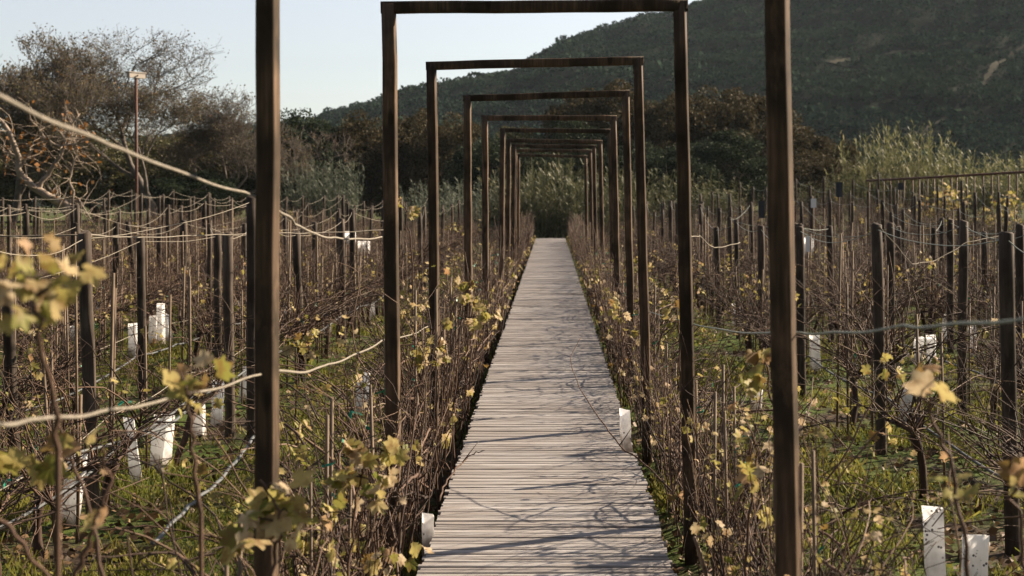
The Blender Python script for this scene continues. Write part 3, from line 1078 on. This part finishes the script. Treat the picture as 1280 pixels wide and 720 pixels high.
# ------------------------------------------------------------------ white grow tubes
tub_sorted = sorted(range(len(TUB)), key=lambda i: TUB[i][0])
tl, trr = [i for i in tub_sorted if TUB[i][0] < 640], [i for i in tub_sorted if TUB[i][0] > 640]
for i, (px, t, b, lean, w) in enumerate(TUB):
    side = -1 if px < 640 else 1
    Y = F * (CH - GZ) / (b - 244)
    if i in (33, 34):
        Y = 8.3 if i == 33 else 6.9
    if b < 330:
        Y = 26
    p = P(px, b, Y)
    h = (b - t) / F * Y
    lst = tl if side < 0 else trr
    k = lst.index(i) + 1 if side < 0 else len(lst) - lst.index(i)
    near = 'large' if (b - t) > 75 else 'small' if (b - t) < 30 else 'upright' if abs(lean) < .045 else 'tilted'
    lab = f'{near} white carton grow tube, {ordinal(k)} counted inward from the {"bare-tree" if side < 0 else "hill"} side margin'
    if i == 18:
        lab = 'large dotted flat-faced white grow tube standing in grass, hill side'
    if i == 19:
        lab = 'large white grow tube beside the dotted one, hill side'
    if i == 33:
        lab = 'white grow tube tucked against the boardwalk edge, hill side'
    if i == 34:
        lab = 'bluish shaded white grow tube under the boardwalk edge, bare-tree side'
    ht = max(h, .2)
    zb = p.z
    root = tag(bpy.data.objects.new('grow_tube', None), lab, 'grow tube', 'white grow tubes around young vines')
    m1 = MB()
    g = random.Random(i)
    wx, wy = w * g.uniform(.95, 1.1), w * g.uniform(.7, .95)
    rz = g.uniform(-.45, .45)
    ca, sa = math.cos(rz), math.sin(rz)
    rings = []
    nseg = 4
    for q in range(nseg + 1):
        zz = ht * q / nseg
        ring = []
        for dx, dy in ((-1, -1), (1, -1), (1, 1), (-1, 1)):
            jx, jy = g.gauss(0, .0025), g.gauss(0, .0025)
            x, y2 = dx * wx / 2 + jx, dy * wy / 2 + jy
            top_j = g.uniform(-.012, .012) if q == nseg else 0
            ring.append(Vector((x * ca - y2 * sa + lean * .6 * zz / ht, x * sa + y2 * ca, zz + top_j)))
        rings.append(ring)
    for ring in rings:
        m1.v.extend(ring)
    for q in range(nseg):
        for e in range(4):
            a = q * 4 + e
            c = q * 4 + (e + 1) % 4
            m1.f.append((a, c, c + 4, a + 4))
    me = m1.mesh('grow_tube', M['tube'], False)
    o = link('grow_tube', me)
    tag(o, lab, 'grow tube', 'white grow tubes around young vines')
    o.location = (p.x, Y, zb - .02)
    bpy.data.objects.remove(root)

# ------------------------------------------------------------------ grass, weeds, litter
def scatter(n, y0, y1, power, cond):
    u = nr.uniform(0, 1, n)
    Y = y0 + (y1 - y0) * u ** power
    X = nr.uniform(-.46, .42, n) * Y
    k = cond(X, Y)
    return X[k], Y[k]


def row_dist(X):
    allx = np.array(ROWS[-1] + ROWS[1] + [-.82, .78])
    return np.min(np.abs(X[:, None] - allx[None, :]), axis=1)


def patch(X, Y):
    return wob(X, Y, 1.4, 3.0) + .8 * wob(X, Y, 3.7, 8.0)


def grass_ok(X, Y):
    return (np.abs(X + .02) > .66) & (patch(X, Y) + 1.4 * np.clip(row_dist(X) - .2, 0, .4) / .4 > nr.uniform(.0, 1.7, len(X)))


X, Y = scatter(210000, 4.2, 34, 1.5, grass_ok)
n = len(X)
Z = ground_z(X, Y)
h = nr.uniform(.025, .085, n) * (1 + .35 * patch(X, Y).clip(-.5, 1.5)) * (1 + Y * .012)
w = nr.uniform(.0018, .0045, n) * (1 + Y * .06)
a = nr.uniform(0, 2 * np.pi, n)
ld = nr.normal(0, .5, (n, 2)) * h[:, None]
p0 = np.stack([X - np.cos(a) * w, Y - np.sin(a) * w, Z - .01], 1)
p1 = np.stack([X + np.cos(a) * w, Y + np.sin(a) * w, Z - .01], 1)
p2 = np.stack([X + ld[:, 0] + np.cos(a) * w * .5, Y + ld[:, 1] + np.sin(a) * w * .5, Z + h], 1)
p3 = np.stack([X + ld[:, 0] - np.cos(a) * w * .5, Y + ld[:, 1] - np.sin(a) * w * .5, Z + h * .9], 1)
co1 = np.stack([p0, p1, p2, p3], 1).reshape(-1, 3)
X, Y = scatter(70000, 4.2, 26, 1.5, grass_ok)
Z = ground_z(X, Y) + nr.uniform(.015, .075, len(X))
co2 = leaf_cloud(np.stack([X, Y, Z], 1), nr.uniform(.006, .013, len(X)) * (1 + Y * .03), flat=.75, aspect=.8)
tag(link('grass', np_mesh('grass', np.concatenate([co1, co2]), 4, M['blade'])), 'short yellow green grass and weeds between the vine rows', 'grass', kind='stuff')
X, Y = scatter(45000, 4.2, 30, 1.6, lambda X, Y: (np.abs(X + .02) > .6) & (row_dist(X) < .5))
Z = ground_z(X, Y) + nr.uniform(.004, .03, len(X))
tag(link('fallen_leaves', np_mesh('fallen_leaves', leaf_cloud(np.stack([X, Y, Z], 1), nr.uniform(.012, .035, len(X)), flat=.8, aspect=.7), 4, M['litter'])),
    'dry brown leaves and twigs littering the soil under the vines', 'fallen leaves', kind='stuff')

# ------------------------------------------------------------------ trees
def branch_tree(g, height, spread, levels, r0, lean=(0, 0), trunk_frac=.22, minr=.006, kids=(3, 4), up=.25):
    segs, tips = [], []

    def grow(p, d, L, r, lv):
        n = 3 if lv > 1 else 2
        pts = [p]
        for i in range(n):
            d = (d + Vector((g.gauss(0, .20), g.gauss(0, .20), g.gauss(0, .14) + up * .18))).normalized()
            pts.append(pts[-1] + d * L / n)
        r1 = max(minr, r * .62)
        segs.append((pts, [max(minr, r + (r1 - r) * i / n) for i in range(n + 1)], 6 if lv > 3 else 4 if lv > 1 else 3))
        if lv <= 1:
            tips.extend(pts[1:])
        if lv == 0:
            return
        for i in range(g.randint(*kids)):
            t = g.uniform(.35, 1.0) if i else 1.0
            k = min(n, max(1, round(t * n)))
            q = pts[k]
            ax = Vector((g.gauss(0, 1), g.gauss(0, 1), g.gauss(0, .55))).normalized()
            nd = (d * g.uniform(.55, 1.0) + ax * spread * g.uniform(.6, 1.15) + Vector((0, 0, up))).normalized()
            grow(q, nd, L * g.uniform(.62, .86), r1 * (.95 if i == 0 else g.uniform(.6, .85)), lv - 1)

    grow(Vector((0, 0, -.2)), Vector((lean[0], lean[1], 1)).normalized(), height * trunk_frac, r0, levels)
    return segs, tips


def fit_height(segs, tips, h):
    top = max(p.z for s in segs for p in s[0])
    k = h / top
    return [([p * k for p in s[0]], s[1], s[2]) for s in segs], [p * k for p in tips]


def bare_tree(loc, h, seed, label, leafmat, leafn, bark, spread=.75, levels=6, leaf=.07, rz=0, lean=(0, 0), frac=.22, r0=.22, sx=1.0, minr=.007):
    g = random.Random(seed)
    segs, tips = branch_tree(g, h, spread, levels, r0, lean, frac, minr)
    segs, tips = fit_height(segs, tips, h)
    m1 = MB()
    for pts, rr, n in segs:
        m1.tube([Vector((p.x * sx, p.y, p.z)) for p in pts], rr, n, cap=False)
    root = thing('tree', label, 'tree', loc, rz, 'trees behind the vineyard')
    link('trunk', m1.mesh('trunk', bark), root)
    if leafn:
        gg = np.random.default_rng(seed)
        tp = np.array([(t.x * sx, t.y, t.z) for t in tips])
        c = tp[gg.integers(0, len(tp), leafn)] + gg.normal(0, .12, (leafn, 3))
        link('crown', np_mesh('crown', leaf_cloud(c, np.full(leafn, leaf), aspect=.6, g=gg), 4, leafmat), root)
    return root


def dense_tree_mesh(seed, leafmat, bark, n_clump=110, per=300, leaf=.075):
    """unit-ish tree: 7 m tall, 6 m wide"""
    g = random.Random(seed)
    gg = np.random.default_rng(seed)
    segs, tips = branch_tree(g, 7, .8, 4, .2, trunk_frac=.2, minr=.015)
    segs, tips = fit_height(segs, tips, 6.0)
    m1 = MB()
    for pts, rr, n in segs:
        m1.tube(pts, rr, n, cap=False)
    lob = gg.normal(size=(7, 3))
    lob /= np.linalg.norm(lob, axis=1)[:, None]
    d = gg.normal(size=(n_clump, 3))
    d /= np.linalg.norm(d, axis=1)[:, None]
    bump = 1 + .28 * np.max(d @ lob.T, axis=1) - .12
    rr = gg.uniform(.45, 1.0, n_clump) ** .6 * bump
    c = d * rr[:, None] * np.array([2.75, 2.75, 2.9]) + np.array([0, 0, 3.7])
    c[:, 2] = np.maximum(c[:, 2], .4)
    cr = gg.uniform(.42, .95, n_clump)
    o = gg.normal(size=(n_clump, per, 3))
    o /= np.linalg.norm(o, axis=2)[:, :, None] + 1e-9
    o *= (gg.uniform(.25, 1, (n_clump, per)) ** .45)[:, :, None]
    o[:, :, 2] *= .8
    pts = (c[:, None, :] + o * cr[:, None, None]).reshape(-1, 3)
    me = np_mesh('crown', leaf_cloud(pts, np.full(len(pts), leaf), aspect=.7, g=gg), 4, leafmat)
    return m1.mesh('trunk', bark), me


DT = {'oak': [dense_tree_mesh(31, M['oak_leaf'], M['darkbark']), dense_tree_mesh(32, M['oak_leaf'], M['darkbark'])],
      'rust': [dense_tree_mesh(41, M['rust_leaf'], M['darkbark']), dense_tree_mesh(42, M['rust_leaf'], M['darkbark'])],
      'olive': [dense_tree_mesh(51, M['olive_leaf'], M['darkbark'], 90, 240)]}
# px centre, top py, width px, depth, kind, label
TREES = [
    (372, 138, 120, 74, 'oak', 'dark evergreen tree with a raised tip beside the first tall post'),
    (335, 158, 110, 80, 'oak', 'dark evergreen tree between the bare trees and the first tall post'),
    (420, 150, 110, 78, 'oak', 'dark green tree behind the pale grey reed clump'),
    (462, 143, 110, 76, 'rust', 'brownish green tree just beside the second frame post, bare-tree side'),
    (512, 138, 100, 79, 'rust', 'brown tree seen between the second and third frame posts'),
    (556, 146, 100, 75, 'rust', 'russet tree showing inside the third frame, bare-tree side'),
    (610, 172, 110, 72, 'oak', 'dark green tree behind the far frames, bare-tree side'),
    (640, 152, 80, 82, 'olive', 'olive coloured tree top under the fourth frame beam'),
    (668, 182, 110, 70, 'oak', 'low dark tree behind the reeds at the end of the boardwalk'),
    (689, 222, 60, 60.5, 'oak', 'dark bush filling the opening at the end of the boardwalk'),
    (745, 102, 140, 84, 'rust', 'tall brown tree rising behind the frames before the hill'),
    (712, 150, 110, 78, 'oak', 'dark tree at the foot of the tall brown tree'),
    (822, 118, 125, 80, 'rust', 'broad brown tree next to the second frame post, hill side'),
    (880, 112, 120, 82, 'rust', 'dark brown tree behind the second frame post, hill side'),
    (935, 110, 120, 84, 'rust', 'brown tree with greenish top beside the tall post, hill side'),
    (905, 165, 120, 68, 'oak', 'dark shaded tree low before the brown trees, hill side'),
    (985, 150, 110, 78, 'rust', 'round brown tree just behind the tall post, hill side'),
    (1048, 178, 70, 80, 'rust', 'small rounded brown tree apart at the end of the tree line'),
    (1015, 195, 90, 72, 'rust', 'low brown bushy tree before the small rounded one'),
    (845, 185, 110, 66, 'oak', 'dark green low tree behind the vine posts, hill side'),
    (780, 175, 110, 68, 'oak', 'dark tree low inside the third frame, hill side'),
    (270, 150, 110, 76, 'olive', 'brownish olive tree under the bare crowns beside the pole'),
    (205, 165, 140, 80, 'olive', 'low olive tree behind the thin pole'),
    (120, 150, 140, 78, 'olive', 'olive green tree behind the crooked pale tree'),
    (35, 140, 150, 76, 'olive', 'olive green tree at the outer bare-tree side margin'),
    (245, 215, 110, 64, 'oak', 'dark shadowy bush tree low behind the posts, bare-tree side'),
    (-40, 170, 150, 76, 'olive', 'olive tree partly outside the picture, bare-tree side'),
    (1130, 205, 120, 84, 'rust', 'brown bush tree hidden behind the tall reeds, hill side'),
]
for i, (px, py, wpx, Y, kind, lab) in enumerate(TREES):
    kit = DT[kind][i % len(DT[kind])]
    p = P(px, py, Y)
    g0 = gz(p.x, Y) - .1
    root = thing('tree', lab, 'tree', (p.x, Y, g0), rng.uniform(0, 6.28), 'trees behind the vineyard')
    hz = (p.z - g0) / 7.0
    hx_ = wpx / F * Y / 5.6
    root.scale = (hx_, hx_, hz)
    link('trunk', kit[0], root)
    link('crown', kit[1], root)


def gb(px, Y):
    x = (px - 689) / F * Y
    return (x, Y, gz(x, Y))


bare_tree(gb(95, 60), 8.6, 5, 'large half-bare tree with brown leaves, at the sky edge', M['drytree_leaf'], 9500, M['bark'], .78, 7, .06, r0=.24, sx=1.05)
bare_tree(gb(205, 62), 8.8, 12, 'large bare tree of fine twigs behind the thin pole', M['drytree_leaf'], 15000, M['bark'], .9, 7, .045, r0=.24, sx=1.5)
bare_tree(gb(10, 62), 7.6, 23, 'twiggy half-bare tree at the picture margin, bare-tree side', M['drytree_leaf'], 5000, M['bark'], .8, 6, .06, r0=.2)
bare_tree(gb(262, 66), 7.0, 8, 'low spreading bare tree beside the first tall post', M['drytree_leaf'], 7000, M['bark'], .9, 7, .05, r0=.16, sx=1.25)


def crooked_tree():
    Y = 44
    b = P(92, 282, Y)
    root = thing('tree', 'crooked pale-barked tree with forked limbs and few orange leaves', 'tree', (b.x, Y, gz(b.x, Y)), 0, 'trees behind the vineyard')
    o = Vector(root.location)
    m1 = MB()
    limbs = [([(95, 330), (92, 285), (88, 262), (80, 254), (60, 246), (40, 232), (24, 218), (22, 195), (14, 170), (2, 152), (-15, 140)], .17, .05),
             ([(50, 238), (52, 226), (64, 212), (76, 196), (80, 180), (86, 160), (98, 145)], .085, .02),
             ([(80, 182), (92, 181), (100, 177), (112, 172)], .04, .012), ([(78, 184), (66, 180), (54, 170), (48, 160), (38, 150)], .045, .012),
             ([(90, 262), (98, 250), (106, 262), (112, 275)], .04, .012), ([(88, 258), (92, 240), (86, 224), (92, 206), (96, 190), (90, 170)], .05, .012),
             ([(22, 196), (8, 190), (-6, 176)], .05, .015), ([(24, 215), (30, 200), (40, 188)], .03, .01)]
    g = random.Random(3)
    tips = []
    for pix, r0, r1 in limbs:
        dy = g.uniform(-.3, .3)
        pts = [P(q[0], q[1], Y + dy * i / len(pix)) - o for i, q in enumerate(pix)]
        fine = []
        for a, c in zip(pts, pts[1:]):
            for i in range(3):
                fine.append(a.lerp(c, i / 3) + Vector((g.gauss(0, .012), g.gauss(0, .03), g.gauss(0, .012))))
        fine.append(pts[-1])
        m1.tube(fine, [r0 + (r1 - r0) * i / (len(fine) - 1) for i in range(len(fine))], 8)
        for q in fine[len(fine) // 3:]:
            for _ in range(2):
                tw = cane_path(q, (g.gauss(0, 1), g.gauss(0, 1), g.gauss(.35, .7)), g.uniform(.4, 1.3), g, 5, .3)
                m1.tube(tw, [.018, .014, .011, .009, .007, .005], 4, cap=False)
                tips += tw[2:]
    link('trunk', m1.mesh('trunk', M['palebark']), root)
    gg = np.random.default_rng(4)
    tp = np.array([tuple(t) for t in tips])
    c = tp[gg.integers(0, len(tp), 150)] + gg.normal(0, .06, (150, 3))
    mm = island_leaf('orange_leaf', [(0, (.13, .07, .025)), (.5, (.20, .09, .025)), (1, (.30, .13, .03))], .35, vein=False)
    link('crown', np_mesh('crown', leaf_cloud(c, np.full(150, .085), aspect=.7, g=gg), 4, mm), root)


crooked_tree()

# ------------------------------------------------------------------ reeds
def reed_mesh(seed, mat, n, rad, h):
    gg = np.random.default_rng(seed)
    Q = []
    for i in range(n):
        a, r = gg.uniform(0, 2 * np.pi), rad * np.sqrt(gg.uniform(0, 1))
        b = np.array([r * np.cos(a), r * np.sin(a), -.1])
        hh = h * gg.uniform(.42, 1.08) * (1 - .18 * (r / rad) ** 2)
        out = np.array([np.cos(a), np.sin(a), 0]) * .10 * r / rad
        le = np.array([gg.normal(0, .07), gg.normal(0, .07), 1.0]) + out
        t = b + le * hh
        w = np.array([np.cos(a + 1.57), np.sin(a + 1.57), 0]) * .012
        Q += [b - w, b + w, t + w * .5, t - w * .5]
        for q in range(16):
            f = gg.uniform(.15, 1.0)
            p = b + (t - b) * f
            an = gg.uniform(0, 2 * np.pi)
            L = gg.uniform(.25, .55) * (1.1 - .35 * f)
            d = np.array([np.cos(an) * .55, np.sin(an) * .55, gg.uniform(.45, 1.1)])
            s = np.array([-np.sin(an), np.cos(an), 0]) * .028
            m = p + d * L * .5
            e = p + d * L + np.array([0, 0, -.12 * L])
            Q += [p, m - s, e, m + s]
    return np_mesh('reeds', np.array(Q), 4, mat)


M['dimreed'] = island_leaf('dim_reed_leaf', [(0, (.045, .052, .026)), (.6, (.085, .090, .045)), (.92, (.13, .125, .065)), (1, (.24, .21, .12))], .25, vein=False)
RM = [reed_mesh(1, M['reed'], 85, 1.4, 4.0), reed_mesh(2, M['reed'], 75, 1.3, 4.0), reed_mesh(3, M['greyreed'], 120, 1.4, 4.0), reed_mesh(4, M['dimreed'], 120, 1.2, 4.0), reed_mesh(5, M['dimreed'], 110, 1.1, 4.0)]
REEDS = [  # px, top py, depth, mesh, label
    (642, 203, 58, 3, 'reed clump behind the smallest frame, bare-tree side'), (660, 199, 57.5, 4, 'reed clump just beside the dark opening at the boardwalk end, bare-tree side'),
    (716, 196, 58, 3, 'pale tipped reed clump just beside the dark opening at the boardwalk end, hill side'), (738, 198, 57, 4, 'reed clump behind the smallest frame, hill side'), (688, 196, 63, 3, 'reed clump set back behind the dark opening at the boardwalk end'),
    (625, 215, 60, 2, 'shaded reed clump behind the far frames'), (590, 220, 62, 2, 'dim reed clump inside the third frame, bare-tree side'), (545, 222, 64, 2, 'dim reed clump behind the third frame post'),
    (410, 190, 62, 2, 'pale grey green reed clump before the dark trees'), (390, 200, 62, 2, 'grey reed clump leaning beside the first tall post'),
    (775, 200, 60, 4, 'reed clump between the far frame posts, hill side'), (825, 205, 58, 4, 'tall thin reed clump beside the second frame post, hill side'),
    (895, 215, 58, 4, 'sparse pale reeds before the dark trees, hill side'),
    (1090, 160, 66, 0, 'tallest pale reed clump before the hill'), (1115, 150, 67, 1, 'pale green reed clump with high tips before the hill'), (1145, 155, 66, 0, 'thick pale reed clump before the hill'),
    (1175, 165, 67, 1, 'reed clump at the foot of the hill track'), (1205, 186, 66, 0, 'lower reed clump past the hill track'), (1235, 192, 67, 1, 'reed clump above the far trellis rail'),
    (1262, 190, 66, 0, 'reed clump near the outer end of the far trellis rail'), (1292, 188, 67, 1, 'reed clump at the picture margin, hill side'), (1065, 200, 65, 1, 'short reed clump at the start of the far trellis'),
    (1010, 225, 64, 4, 'low reed clump behind the tall post, hill side'),
]
for px, py, Y, k, lab in REEDS:
    p = P(px, py, Y)
    g0 = gz(p.x, Y)
    root = thing('reed_clump', lab, 'reeds', (p.x, Y, g0), rng.uniform(0, 6.28), 'reed clumps behind the vineyard')
    hh = (p.z - g0) / 4.0
    root.scale = (1.0, 1.0, hh)
    link('stems', RM[k], root)

# ------------------------------------------------------------------ pole, far trellis, markers
Y = 42
b = gb(171, Y)
root = thing('tall_pole', 'thin rusty pole with a pale crosspiece standing before the bare trees', 'pole', b)
o = Vector(b)
top = P(170, 97, Y)
m1 = MB()
m1.tube([(0, 0, -.3), (-.01, 0, 2), tuple(top - o)], [.055, .05, .045], 10)
link('pole', m1.mesh('pole', M['rust']), root)
m1 = MB()
c = top - o
m1.box((c.x, c.y, c.z + .06), (.58, .14, .15), R(56))
m1.box((c.x, c.y, c.z + .15), (.64, .18, .025), R(56))
link('crosspiece', m1.mesh('crosspiece', M['palebox'], False), root)
m1 = MB()
m1.tube([(c.x + .10, c.y - .16, c.z + .05), (c.x + .04, c.y + .01, c.z + .05)], .02, 8)
link('bolt', m1.mesh('bolt', M['rust']), root)

root = thing('trellis', 'long far trellis with dark top rail and many thin posts, before the reeds', 'trellis', gb(1180, 46))
o = Vector(root.location)
A, B = P(1083, 226, 48), P(1330, 212, 41)
m1 = MB()
m1.tube([A - o, A.lerp(B, .4) - o + Vector((0, 0, -.01)), B - o], .04, 8)
link('top_rail', m1.mesh('top_rail', M['rust']), root)
for i in range(24):
    t = (i + rng.uniform(.1, .6)) / 24.5
    q = A.lerp(B, t) - o
    z0 = gz(q.x + o.x, q.y + o.y) - o.z - .1
    m1 = MB()
    m1.tube([(q.x + rng.gauss(0, .03), q.y, z0), (q.x, q.y, q.z - .03)], rng.uniform(.018, .034), 7)
    link('post', m1.mesh('trellis_post', M['stake'] if i % 3 else M['rust']), root)

gg = np.random.default_rng(17)
for i, (px, py, n, sp, lab) in enumerate([(1180, 248, 190, (.55, .4, .42), 'yellow leafed vine climbing the middle of the far trellis'),
                                           (1225, 275, 130, (.6, .4, .4), 'yellow leafed vine low before the far trellis'),
                                           (1262, 252, 170, (.5, .4, .5), 'yellow leafed vine at the outer end of the far trellis'),
                                           (1150, 258, 70, (.4, .3, .35), 'sparse yellow leafed vine at the start of the far trellis')]):
    Y = 42 if i != 1 else 39
    p = P(px, py, Y)
    g0 = gz(p.x, Y)
    root = thing('grapevine', lab, 'grapevine', (p.x, Y, g0), 0, 'yellow leafed vines on the far trellis')
    m1 = MB()
    g = random.Random(i)
    tips = []
    for _ in range(9):
        pts = cane_path((g.gauss(0, .25), 0, 0), (g.gauss(0, .35), g.gauss(0, .2), 1), (p.z - g0) * g.uniform(.9, 1.35), g, 8, .16)
        m1.tube(pts, [.012, .011, .010, .009, .008, .007, .006, .005, .004], 4, cap=False)
        tips += pts[5:]
    link('woody_stems', m1.mesh('woody_stems', M['cane']), root)
    tp = np.array([tuple(t) for t in tips])
    c = tp[gg.integers(0, len(tp), n)] + gg.normal(0, .14, (n, 3))
    link('leaves', np_mesh('leaves', leaf_cloud(c, np.full(n, .065), aspect=.85, g=gg), 4, M['leaf']), root)

for px, py, Y, w, hgt, mat, lab in [(1049, 237, 36, .17, .38, 'darkpanel', 'dark blue panel on a stake above the vine posts, hill side'),
                                    (1017, 254, 30, .11, .19, 'whitecard', 'small white card on a stake beside the dark panel'),
                                    (952, 262, 30, .13, .36, 'darkpanel', 'dim blue grey panel on a stake behind the tall post, hill side'),
                                    (1126, 233, 44, .16, .22, 'darkpanel', 'small dark panel hanging by the far trellis start'),
                                    (1010, 305, 20, .07, .22, 'whitecard', 'narrow pale card low among the posts, hill side')]:
    p = P(px, py, Y)
    g0 = gz(p.x, Y)
    root = thing('row_marker', lab, 'marker', (p.x, Y, g0), 0, 'row markers on stakes')
    m1 = MB()
    m1.tube([(0, .02, -.1), (0, .02, p.z - g0 + hgt * .3)], .014, 6)
    link('stake', m1.mesh('stake', M['stake']), root)
    m1 = MB()
    m1.box((0, 0, p.z - g0), (w, .018, hgt))
    link('panel', m1.mesh('panel', M[mat], False), root)

# ------------------------------------------------------------------ haze
mb = MB()
mb.box((40, 250, 88), (1500, 1240, 180))
hm, nt, out = nodes('haze_air')
pv = N(nt, 'ShaderNodeVolumePrincipled')
pv.inputs['Color'].default_value = (.70, .84, .98, 1)
pv.inputs['Density'].default_value = .00008
pv.inputs['Anisotropy'].default_value = .2
nt.links.new(pv.outputs[0], out.inputs['Volume'])
HAZE = True
if HAZE:
    hz = link('haze', mb.mesh('haze', hm, False))
    tag(hz, 'thin pale haze over the valley', 'haze', kind='stuff')

# ------------------------------------------------------------------ light, sky, camera
AZ, EL = 28.0, 30.0      # sun: degrees from +X toward +Y, elevation
world = bpy.data.worlds.new('World')
scene.world = world
world.use_nodes = True
nt = world.node_tree
nt.nodes.clear()
sky = N(nt, 'ShaderNodeTexSky', sky_type='NISHITA')
sky.sun_disc = False
sky.sun_elevation = R(EL)
sky.sun_rotation = R(90 - AZ)
sky.air_density = 1.0
sky.dust_density = 1.0
sky.ozone_density = 1.0
bg = N(nt, 'ShaderNodeBackground')
bg.inputs['Strength'].default_value = .05
wo = N(nt, 'ShaderNodeOutputWorld')
hs = N(nt, 'ShaderNodeHueSaturation')
hs.inputs['Saturation'].default_value = .48
hs.inputs['Hue'].default_value = .518
nt.links.new(sky.outputs[0], hs.inputs['Color'])
nt.links.new(hs.outputs[0], bg.inputs[0])
nt.links.new(bg.outputs[0], wo.inputs[0])

sl = bpy.data.lights.new('sun', 'SUN')
sl.energy = 5.0
sl.angle = R(.8)
sl.color = (1.0, .82, .62)
so = bpy.data.objects.new('sun', sl)
COL.objects.link(so)
sd = Vector((math.cos(R(EL)) * math.cos(R(AZ)), math.cos(R(EL)) * math.sin(R(AZ)), math.sin(R(EL))))
so.rotation_euler = sd.to_track_quat('Z', 'Y').to_euler()

cam = bpy.data.cameras.new('camera')
cam.sensor_width = 36
cam.lens = 36 * F / 1280
cam.shift_x = -49 / 1280
cam.shift_y = -116 / 1280
cam.clip_start = .1
cam.clip_end = 4000
cam.dof.use_dof = True
cam.dof.focus_distance = 9.0
cam.dof.aperture_fstop = 4.8
co = bpy.data.objects.new('camera', cam)
COL.objects.link(co)
co.location = (0, 0, CH)
co.rotation_euler = (R(90), 0, 0)
scene.camera = co

vs = scene.view_settings
vs.view_transform = 'Standard'
vs.look = 'None'
vs.exposure = 1.68
vs.gamma = 1.0
scene.cycles.use_denoising = True
scene.cycles.max_bounces = 6
scene.cycles.volume_bounces = 0
scene.cycles.transparent_max_bounces = 4
